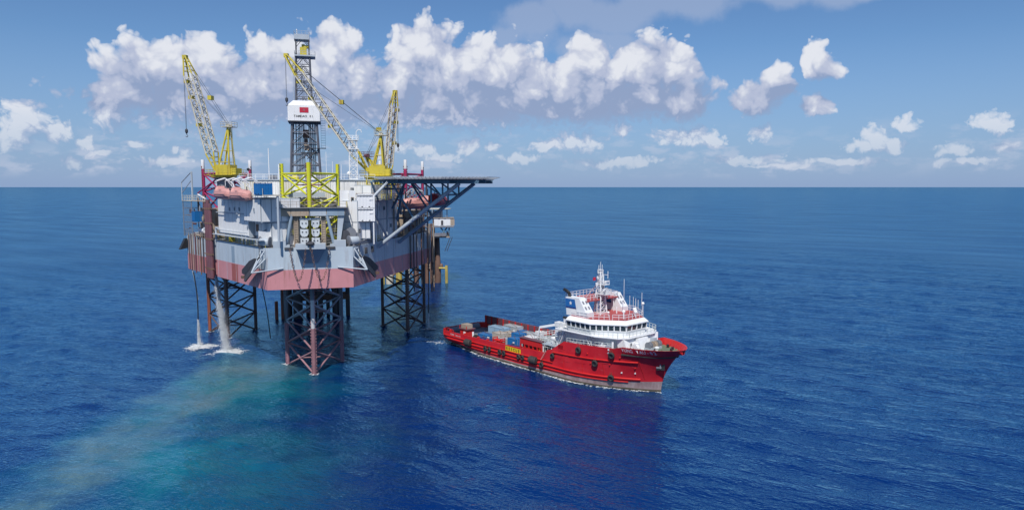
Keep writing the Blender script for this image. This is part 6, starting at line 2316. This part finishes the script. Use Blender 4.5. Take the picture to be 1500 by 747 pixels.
    rod("mast_stay", (11.0, 0, zp + 0.1), (14.2, 0, zp + 3.3), 0.09, SHIPWHITE, mst)
    for z, w in ((16.0, 1.8), (17.6, 1.2), (18.8, 0.9), (19.8, 0.7)):
        block("yard", (14.5, 0, z), (0.1, w * 2, 0.1), SHIPWHITE, mst)
        for sg in (-1, 1):
            rod("lantern", (14.5, sg * w, z), (14.5, sg * w, z + 0.45), 0.11, SHIPWHITE if z > 17 else BLACK, mst)
    block("radar_platform", (15.6, 0, 15.9), (2.0, 1.8, 0.14), SHIPWHITE, mst)
    railing(mst, [(14.8, -0.9, 15.97), (16.6, -0.9, 15.97), (16.6, 0.9, 15.97), (14.8, 0.9, 15.97)], SHIPWHITE, 0.8, 0.8, closed=True)
    rod("radar_pedestal", (15.9, 0, 15.97), (15.9, 0, 16.7), 0.25, SHIPWHITE, mst)
    block("radar_scanner", (15.9, 0, 16.85), (0.35, 3.0, 0.28), SHIPWHITE, mst, 0.5)
    block("radar_platform", (15.3, 0.2, 17.7), (1.6, 1.5, 0.12), SHIPWHITE, mst)
    railing(mst, [(14.6, -0.5, 17.76), (16.0, -0.5, 17.76), (16.0, 0.9, 17.76)], SHIPWHITE, 0.7, 0.7)
    rod("radar_pedestal", (15.6, 0.2, 17.76), (15.6, 0.2, 18.2), 0.16, SHIPWHITE, mst)
    block("radar_scanner", (15.6, 0.2, 18.3), (0.25, 1.6, 0.2), SHIPWHITE, mst, -0.4)
    rod("yard_post", (15.8, 0.7, 18.8), (15.8, 0.7, 20.2), 0.06, SHIPWHITE, mst)
    block("yard", (15.2, 0.5, 19.5), (1.4, 0.08, 0.08), SHIPWHITE, mst)
    for dx, dy, h in ((0.0, 0.0, 1.5), (0.25, 0.2, 1.0), (-0.25, -0.2, 0.9)):
        rod("mast_aerial", (14.5 + dx, dy, zt), (14.5 + dx, dy, zt + h), 0.05, SHIPWHITE, mst)
    MB().box((14.5, 0, zt), (0.9, 0.9, 0.1)).build("mast_cap", SHIPWHITE, mst)
    # red flag on the mast
    fl = MB()
    g = []
    for i in range(5):
        for j in range(2):
            g.append((14.2 - i * 0.2, -0.95 + 0.08 * math.sin(i * 1.6), 19.05 - j * 0.62 - i * 0.03))
    fl.add(g, [(2 * i, 2 * i + 2, 2 * i + 3, 2 * i + 1) for i in range(4)])
    fl.build("flag", FLAGRED, mst, fix=False)
    # searchlights, domes, aerials round the monkey island
    for x, y, h, r in ((21.2, 2.4, 0.9, 0.42), (22.4, 1.2, 0.8, 0.38), (20.0, 0.6, 0.6, 0.36), (18.0, -1.5, 0.5, 0.26), (22.9, 2.7, 2.3, 0.30)):
        rod("dome_post", (x, y, zr), (x, y, zr + h), 0.07, SHIPWHITE, rf)
        MB().lathe((x, y, zr + h), [(r * 0.6, 0), (r, r * 0.5), (r * 0.95, r), (r * 0.55, r * 1.5), (0.02, r * 1.7)], 14).build("satellite_dome", CLEANWHITE, rf, smooth=True)
    for x, y, h in ((18.3, 2.6, 6.6), (22.3, 3.1, 4.4), (20.4, 2.9, 3.4), (20.9, 3.0, 3.2), (19.6, 2.8, 3.6), (21.5, 3.0, 3.0)):
        rod("whip_aerial", (x, y, zr), (x, y, zr + h), 0.045, SHIPWHITE, rf)
    for x, y in ((16.6, -2.2), (17.2, 1.8), (21.8, -1.5)):
        rod("vent_pipe", (x, y, zr), (x, y, zr + 1.3), 0.13, SHIPWHITE, rf)
    # side stairs, lockers and rails in the starboard passage
    stp = MB()
    a, b = Vector((19.2, -6.3, 5.9)), Vector((16.6, -6.2, D2))
    for sg in (-0.4, 0.4):
        stp.tube(a + Vector((0, sg, 0)), b + Vector((0, sg, 0)), 0.09, n=4)
        stp.tube(a + Vector((0, sg, 0.95)), b + Vector((0, sg, 0.95)), 0.04, n=4)
    for i in range(1, 14):
        p = a.lerp(b, i / 14)
        stp.box(p, (0.25, 0.8, 0.05))
    stp.build("stairway", SHIPWHITE, dh)
    stp = MB()
    a, b = Vector((9.8, -6.2, 6.0)), Vector((11.6, -6.2, D2))
    for sg in (-0.4, 0.4):
        stp.tube(a + Vector((0, sg, 0)), b + Vector((0, sg, 0)), 0.09, n=4)
        stp.tube(a + Vector((0, sg, 0.95)), b + Vector((0, sg, 0.95)), 0.04, n=4)
    for i in range(1, 12):
        stp.box(a.lerp(b, i / 12), (0.25, 0.8, 0.05))
    stp.build("stairway", SHIPWHITE, dh)
    rp2 = []
    for i in range(7):
        x = 12.4 + i * 1.75
        rp2.append((x, -hb(x, 7.3) + 0.4, topz(x) - 0.35))
    railing(ship, rp2, PALERAIL, 1.1, 1.0, r=0.05)
    rr = random.Random(5)
    for x in (13.6, 15.2, 19.8, 21.0, 22.2):
        block("deck_locker", (x, -6.0, deckz(x) + 0.75), (rr.uniform(0.7, 1.3), 0.8, 1.5), rr.choice((SHIPWHITE, LIGHTGREY, SHIPWHITE)), dh)
    for x, y in ((20.6, -6.1), (18.4, -5.8), (22.8, -5.6)):
        rod("mushroom_vent", (x, y, deckz(x)), (x, y, deckz(x) + 1.9), 0.2, SHIPWHITE, dh)
    # liferaft canisters at the after end of the house
    for i, x in enumerate((7.2, 8.5, 9.9)):
        rod("liferaft_canister", (x - 0.5, -5.4 + 0.1 * i, 6.75), (x + 0.6, -5.4 + 0.1 * i, 6.85), 0.40, CLEANWHITE, dh)
        block("raft_cradle", (x, -5.35, 6.1), (0.5, 0.7, 0.7), SHIPWHITE, dh)
    block("after_deck", (7.4, -3.8, 5.6), (5.4, 5.4, 0.14), LIGHTGREY, dh)
    for x, y in ((5.0, -6.2), (7.4, -6.2), (9.8, -6.2), (5.0, -1.4)):
        rod("deck_post", (x, y, 2.1), (x, y, 5.6), 0.12, SHIPWHITE, dh)
    railing(dh, [(4.8, -1.2, 5.67), (4.8, -6.4, 5.67), (9.8, -6.4, 5.67)], PALERAIL, 1.05, 0.9, r=0.05)
    # rescue-boat crane with folded jib at the after end
    kc = MB().tube((7.4, -4.2, 5.6), (7.4, -4.2, 9.2), 0.32, n=10).box((7.4, -4.2, 9.5), (1.3, 1.2, 0.9)).build("knuckle_crane", SHIPWHITE, ship)
    rod("jib", (7.4, -4.2, 9.5), (3.7, -6.0, 8.6), 0.20, SHIPWHITE, kc, 'rod4')
    rod("jib", (3.7, -6.0, 8.6), (3.4, -6.1, 6.9), 0.10, SHIPWHITE, kc, 'rod4')
    block("winch_box", (8.0, -4.0, 8.6), (0.9, 1.1, 0.9), BLACK, kc)
    for x, y, z in ((8.6, -5.6, 8.3), (9.2, -4.8, 9.4), (8.9, -3.6, 10.4)):
        block("davit_frame", (x, y, z), (0.8, 0.8, 1.2), SHIPWHITE, kc)
    # windlass and gear on the foredeck
    wl = MB().box((27.0, 0.8, 7.3), (1.6, 3.2, 0.5)).build("windlass", LIGHTGREY, ship)
    for y in (-0.4, 1.0, 2.2):
        MB().lathe((27.0, y, 7.9), [(0.72, -0.35), (0.72, -0.27), (0.45, -0.27), (0.45, 0.27), (0.72, 0.27), (0.72, 0.35)], 14, 'Y').build("winch_drum", MIDSTEEL if y != 1.0 else TAN, wl)
    block("winch_motor", (26.4, 1.6, 8.4), (0.9, 0.9, 1.3), LIGHTGREY, wl)
    MB().lathe((26.2, -3.2, 7.8), [(0.75, -0.4), (0.75, -0.32), (0.5, -0.32), (0.5, 0.32), (0.75, 0.32), (0.75, 0.4)], 14, 'Y').build("winch_drum", SHIPWHITE, wl)
    for x, y in ((29.4, -2.0), (30.6, 1.4), (28.2, 3.6), (30.0, 2.6)):
        rod("bollard", (x, y, 7.0), (x, y, 7.75), 0.24, BLACK, wl)
    for x, y, h in ((25.8, -2.4, 1.6), (25.6, 2.9, 1.9), (28.3, 0.2, 0.9)):
        MB().lathe((x, y, 6.9), [(0.3, 0), (0.3, h * 0.7), (0.45, h * 0.75), (0.45, h), (0.1, h + 0.15)], 10).build("mushroom_vent", SHIPWHITE, wl)


PALERAIL = paint("pale_green_rail", (0.62, 0.68, 0.66), 0.45, 0.05, 0.1, 0.1)
build_superstructure()


# ---- fittings on the working deck
def build_working_deck():
    # high red cargo barrier on the starboard side with an open lower gallery
    cb = MB().box((1.6, -6.45, 5.2), (6.6, 0.25, 1.15), 0.0).build("cargo_barrier", RED, ship)
    MB().box((1.6, -6.1, 5.82), (6.8, 1.2, 0.1)).build("barrier_walkway", MAROON, cb)
    for i in range(6):
        x = -1.6 + i * 1.28
        block("barrier_post", (x, -6.45, 3.6), (0.2, 0.3, 2.2), RED, cb)
    block("barrier_rail", (1.6, -6.45, 3.9), (6.6, 0.16, 0.16), RED, cb)
    block("gallery_backing", (1.6, -5.75, 3.4), (6.6, 0.12, 2.6), MAROON, cb)  # backing sheet added in maroon so the open gallery looks dark inside
    # the same to port, seen from inside, its shadowed tone put into the maroon
    cb = MB().box((-17.0, 6.45, 3.9), (26.0, 0.25, 2.0)).build("cargo_barrier", MAROON, ship)
    for i in range(12):
        block("barrier_post", (-29.4 + i * 2.25, 6.25, 3.9), (0.18, 0.3, 2.0), RED, cb)
    # stern gear
    sw = MB().box((-22.6, -4.6, 3.1), (2.6, 2.0, 2.0)).build("stern_winch_house", RED, ship)
    block("house_roof", (-22.6, -4.6, 4.25), (3.2, 2.5, 0.16), MAROON, sw)
    for x in (-23.9, -21.4):
        rod("roof_post", (x, -5.7, 4.3), (x, -5.7, 5.0), 0.08, RED, sw)
    block("winch_cab", (-22.7, -4.6, 4.8), (2.2, 1.6, 0.9), TAN, sw)
    block("control_panel", (-22.2, -5.65, 3.4), (0.7, 0.1, 0.6), CLEANWHITE, sw)
    rod("white_post", (-18.6, -5.9, 2.0), (-18.6, -5.9, 4.2), 0.22, CLEANWHITE, ship)
    MB().lathe((-17.4, -6.0, 3.0), [(0.8, -0.3), (0.8, -0.22), (0.4, -0.22), (0.4, 0.22), (0.8, 0.22), (0.8, 0.3)], 14, 'X').build("capstan", RUBBER, ship)
    for x in (-28.5, -26.0, -20.4, -15.5, -12.2, -9.6):
        block("side_stanchion", (x, -6.75, 3.0), (0.5, 0.5, 1.5), RED, ship)
        rod("bollard", (x + 0.9, -6.3, 2.0), (x + 0.9, -6.3, 3.0), 0.24, BLACK, ship)
    railing(ship, [(-29.0, -6.2, 2.2), (-24.8, -6.9, 2.2)], RED, 1.6, 1.2, r=0.07)
    MB().tube((-30.2, -4.5, 2.5), (-30.2, 4.5, 2.5), 0.75, n=14).build("stern_roller", MIDSTEEL, ship)
    # pipe-work and bulk manifolds between cargo and house, in white
    pf = MB().box((1.5, 1.2, 4.6), (8.2, 6.0, 0.14)).build("manifold_platform", DECKGREY, ship)
    rr = random.Random(8)
    for x in (-2.4, 0.4, 3.0, 5.4):
        for y in (-1.6, 1.4, 4.1):
            rod("platform_post", (x, y, 2.1), (x, y, 4.6), 0.11, SHIPWHITE, pf)
    railing(pf, [(-2.5, -1.8, 4.67), (5.6, -1.8, 4.67)], SHIPWHITE, 1.05, 0.9, r=0.055)
    railing(pf, [(-2.5, -1.8, 4.67), (-2.5, 4.2, 4.67), (5.6, 4.2, 4.67)], SHIPWHITE, 1.05, 0.9, r=0.055)
    railing(pf, [(-2.0, -3.4, 2.2), (6.0, -3.4, 2.2)], SHIPWHITE, 1.9, 0.9, r=0.06)
    for i in range(16):
        a = Vector((rr.uniform(-2.2, 5.4), rr.uniform(-3.2, 3.8), rr.uniform(4.7, 5.6)))
        rod("manifold_pipe", a, a + (Vector((rr.uniform(-2.0, 2.0), 0, 0)) if i % 2 else Vector((0, rr.uniform(-2, 2), 0.2))), rr.uniform(0.08, 0.22), rr.choice((SHIPWHITE, LIGHTGREY, SHIPWHITE, TAN)), pf)
    block("valve_locker", (4.4, 2.6, 5.5), (1.8, 1.6, 1.6), CREAM, pf)
    MB().lathe((3.9, -5.9, 4.0), [(0.1, -0.5), (0.4, -0.3), (0.4, 0.5), (0.1, 0.7)], 10).build("orange_lifebuoy_locker", SIGNORANGE, ship)
    # ladder down the side near the step in the bulwark
    ladder(ship, (6.0, -7.55, 2.8), (7.4, -7.5, 4.9), CREAM, 0.5)


SIGNORANGE = paint("safety_orange", (0.75, 0.22, 0.02), 0.5, 0.05, 0.0, 0.1)
build_working_deck()


# ---- tyres slung along the starboard side
def make_tyre(m):
    mb = MB()
    n1, n2 = 18, 8
    rings = []
    for i in range(n1):
        a = 2 * math.pi * i / n1
        ring = []
        for j in range(n2):
            b = 2 * math.pi * j / n2
            rr_ = 0.50 + 0.22 * math.cos(b) * (1.0 if abs(math.cos(b)) < 0.9 else 0.95)
            ring.append((rr_ * math.cos(a), 0.27 * math.sin(b), rr_ * math.sin(a)))
        rings.append(ring)
    mb.loft(rings + [rings[0]], cap=False)
    return mb


tread = None
TY = make_tyre(None)
TYRES = [
    (16.0, 6.35, 1.0, "tyre hung highest, near the after end of the ship's raised red side"),
    (23.2, 6.45, 1.0, "tyre just aft of the bow lettering, high on the red side"),
    (19.6, 4.45, 1.0, "tyre halfway down the red side, between the two high ones"),
    (22.3, 2.05, 1.0, "lowest forward tyre, half over the grey boot-top below the bow lettering"),
    (9.1, 4.05, 0.85, "small tyre just forward of the step in the bulwark"),
    (6.0, 1.75, 0.9, "single tyre on the strake right of the big cargo-net fender"),
    (0.3, 2.1, 0.8, "right tyre of the pair under the end of the yellow RESCUE board"),
    (-0.95, 2.1, 0.8, "left tyre of the pair under the end of the yellow RESCUE board"),
    (-5.7, 1.95, 0.85, "right tyre of the pair just left of the yellow RESCUE board"),
    (-7.05, 1.95, 0.85, "left tyre of the pair just left of the yellow RESCUE board"),
    (-10.6, 1.85, 0.85, "right tyre of the aftmost pair on the ship's side"),
    (-12.0, 1.85, 0.85, "left tyre of the aftmost pair on the ship's side"),
]
tyre_me = None
for x, z, sc, lab in TYRES:
    if tyre_me is None:
        first = TY.build("tyre_fender", RUBBER, None, smooth=True)
        rim = MB().lathe((0, 0, 0), [(0.30, -0.12), (0.34, 0.0), (0.30, 0.12)], 16, 'Y').build("tyre_bead", BLACK, first)
        lash = MB().tube((-0.25, 0.05, 0.45), (-0.12, 0.25, 1.15), 0.035, n=4).tube((0.25, 0.05, 0.45), (0.12, 0.25, 1.15), 0.035, n=4).build("lashing_chain", BROWN, first)
        tyre_me = first.data
        o = first
    else:
        o = link("tyre_fender", tyre_me)
        for ch in (rim, lash):
            c = ch.copy()
            COL.objects.link(c)
            c.parent = o
    y = -hb(x, z) - 0.30
    tilt = math.atan2(hb(x, z + 0.5) - hb(x, z - 0.5), 1.0)
    yaw = math.atan2(hb(x + 0.4, z) - hb(x - 0.4, z), 0.8)
    o.matrix_basis = SHIP_M @ Matrix.Translation((x, y, z)) @ Matrix.Rotation(-yaw, 4, 'Z') @ Matrix.Rotation(tilt, 4, 'X') @ Matrix.Scale(sc * 0.92, 4)
    tag(o, lab, "tyre", "tyre fenders slung along the ship's starboard side")
for x, z, lab in ((3.8, 2.35, "fat bundle of tyres slung amidships on the strake"), (-18.0, 2.2, "fat dark bundle of tyres at the ship's quarter, just below the stern lettering")):
    t = thing("fender_bundle", lab, "fender", group="fat bundled fenders on the ship's side")
    t.matrix_basis = SHIP_M @ Matrix.Translation((x, -hb(x, z) - 0.55, z))
    MB().lathe((0, 0, 0), [(0.3, -0.95), (0.62, -0.8), (0.68, 0.0), (0.62, 0.8), (0.3, 0.95)], 12, 'X').build("core", RUBBER, t, smooth=True)
    for i in range(4):
        c = link("tyre", tyre_me, t, Matrix.Translation((-0.66 + i * 0.44, 0, 0)) @ Matrix.Rotation(math.pi / 2 + 0.1 * i, 4, 'Z') @ Matrix.Scale(1.08, 4))


# ---- cargo on the working deck
def cargo(name, label, x, y, z, size, mat, rz, cat="container", ribs=6, doors=True):
    size = (size[0] * 0.94, size[1] * 0.92, size[2] * 0.86)
    return container(name, label, (x, y, z), size, mat, rz, SHIP_M, ribs=ribs, doors=doors, cat=cat, group="cargo on the ship's working deck")


DZ = 2.06
PALECARGO = paint("pale_grey_cargo", (0.42, 0.45, 0.47), 0.5, 0.12, 0.4, 0.35)
BEIGE = paint("beige_cargo", (0.47, 0.42, 0.36), 0.5, 0.12, 0.4, 0.3)
cargo("offshore_container", "tall pale blue-grey container nearest the stern on the far side", -19.2, 2.2, DZ, (5.8, 2.4, 2.5), PALEBLUE, 0.03)
cargo("offshore_container", "pale grey container on the far rail behind the blue-grey one", -17.4, 5.0, DZ, (5.2, 2.2, 2.7), PALECARGO, -0.02)
cargo("cargo_basket", "low bright blue open basket nearest the ship's stern", -18.6, -1.7, DZ, (5.0, 2.3, 1.25), BLUE, 0.05, "basket")
cargo("offshore_container", "large beige box right of the low blue basket", -14.2, -1.6, DZ, (3.2, 2.4, 2.45), BEIGE, 0.0)
cargo("offshore_container", "beige box behind the large beige one, toward the ship's middle line", -13.4, 1.3, DZ, (4.4, 2.3, 2.1), BEIGE, 0.04)
cargo("offshore_container", "low box with a blue top along the far rail", -12.6, 5.0, DZ, (5.2, 2.2, 1.9), BLUE, 0.0)
cargo("offshore_container", "pale grey box in the middle row beyond the bright blue ones", -9.6, 3.6, DZ, (4.4, 2.3, 2.3), PALECARGO, 0.02)
cargo("offshore_container", "bright blue container standing farther inboard of the blue pair", -10.3, 0.6, DZ, (3.0, 2.3, 2.7), BLUE, 0.0)
cargo("offshore_container", "bright blue container nearest the starboard rail, with a white end", -8.2, -2.4, DZ, (2.8, 2.2, 2.3), BLUE, 0.0)
cargo("offshore_container", "white container right of the bright blue pair", -6.4, 0.9, DZ, (3.2, 2.3, 2.4), CLEANWHITE, 0.03)
cargo("offshore_container", "whitish container at the forward end of the far row", -5.2, 3.6, DZ, (3.4, 2.2, 2.2), PALECARGO, -0.02)
cargo("cargo_basket", "low navy blue basket behind the RESCUE board", -5.6, -4.6, DZ, (3.6, 1.4, 1.2), NAVY, 0.0, "basket")
cargo("cargo_basket", "long navy blue basket along the rail left of the RESCUE board", -15.2, -4.6, DZ, (4.6, 1.4, 1.15), NAVY, 0.02, "basket")
cargo("offshore_container", "pale grey box beside the beige one, on the starboard side of the stow", -11.4, -2.6, DZ, (2.2, 2.2, 1.7), PALECARGO, 0.0)
cargo("offshore_container", "white box with its long side forward, left of the red rack of tubes", -8.3, 5.6, DZ, (2.4, 2.0, 2.6), CLEANWHITE, 0.0)
cargo("offshore_container", "pale grey box between the bright blue pair and the white pipework", -5.0, -1.6, DZ, (2.6, 2.2, 2.2), PALECARGO, 0.05)
cargo("offshore_container", "cream box near the ship's house, behind the white pipework", 2.6, 4.8, DZ + 2.7, (2.8, 1.9, 1.7), CREAM, 0.0)


def pipe_rack(label, x, y, z, n, L, mat):
    t = thing("pipe_rack", label, "pipe rack", group="cargo on the ship's working deck")
    t.matrix_basis = SHIP_M @ Matrix.Translation((x, y, z))
    for sx in (-1, 1):
        for sy in (-1, 1):
            block("rack_post", (sx * L / 2, sy * n * 0.2, 1.0), (0.16, 0.16, 2.0), mat, t)
        block("rack_beam", (sx * L / 2, 0, 0.2), (0.14, n * 0.4, 0.14), mat, t)
        block("rack_beam", (sx * L / 2, 0, 1.95), (0.14, n * 0.4, 0.14), mat, t)
    for r in range(3):
        for i in range(n):
            rod("pipe", (-L / 2 - 0.2, (i - (n - 1) / 2) * 0.36, 0.45 + r * 0.5), (L / 2 + 0.2, (i - (n - 1) / 2) * 0.36, 0.45 + r * 0.5), 0.16, mat, t)


pipe_rack("red frame stacked with red tubes beyond the white containers", -2.6, 5.3, DZ, 5, 6.5, REDBOAT)
pipe_rack("small red rack by the rail just left of the RESCUE board", -10.6, -4.9, DZ, 3, 2.6, RED)


def hull_pts(rs):
    u = rs.rand()
    if u < 0.55:
        x = -28 + 58 * rs.rand()
        v = SHIP_M @ Vector((x, -hb(min(x, 29.3), 0.1) - 0.15 - abs(rs.randn()) * 0.25, 0))
        return v.x, v.y, 0.12
    v = SHIP_M @ Vector((-29.5 - abs(rs.randn()) * 3.5, rs.uniform(-8.5, 4), 0))
    return v.x, v.y, 0.5


wash("ship_foam", "thin white froth along the red ship's waterline and round its stern", hull_pts, 900, 6)
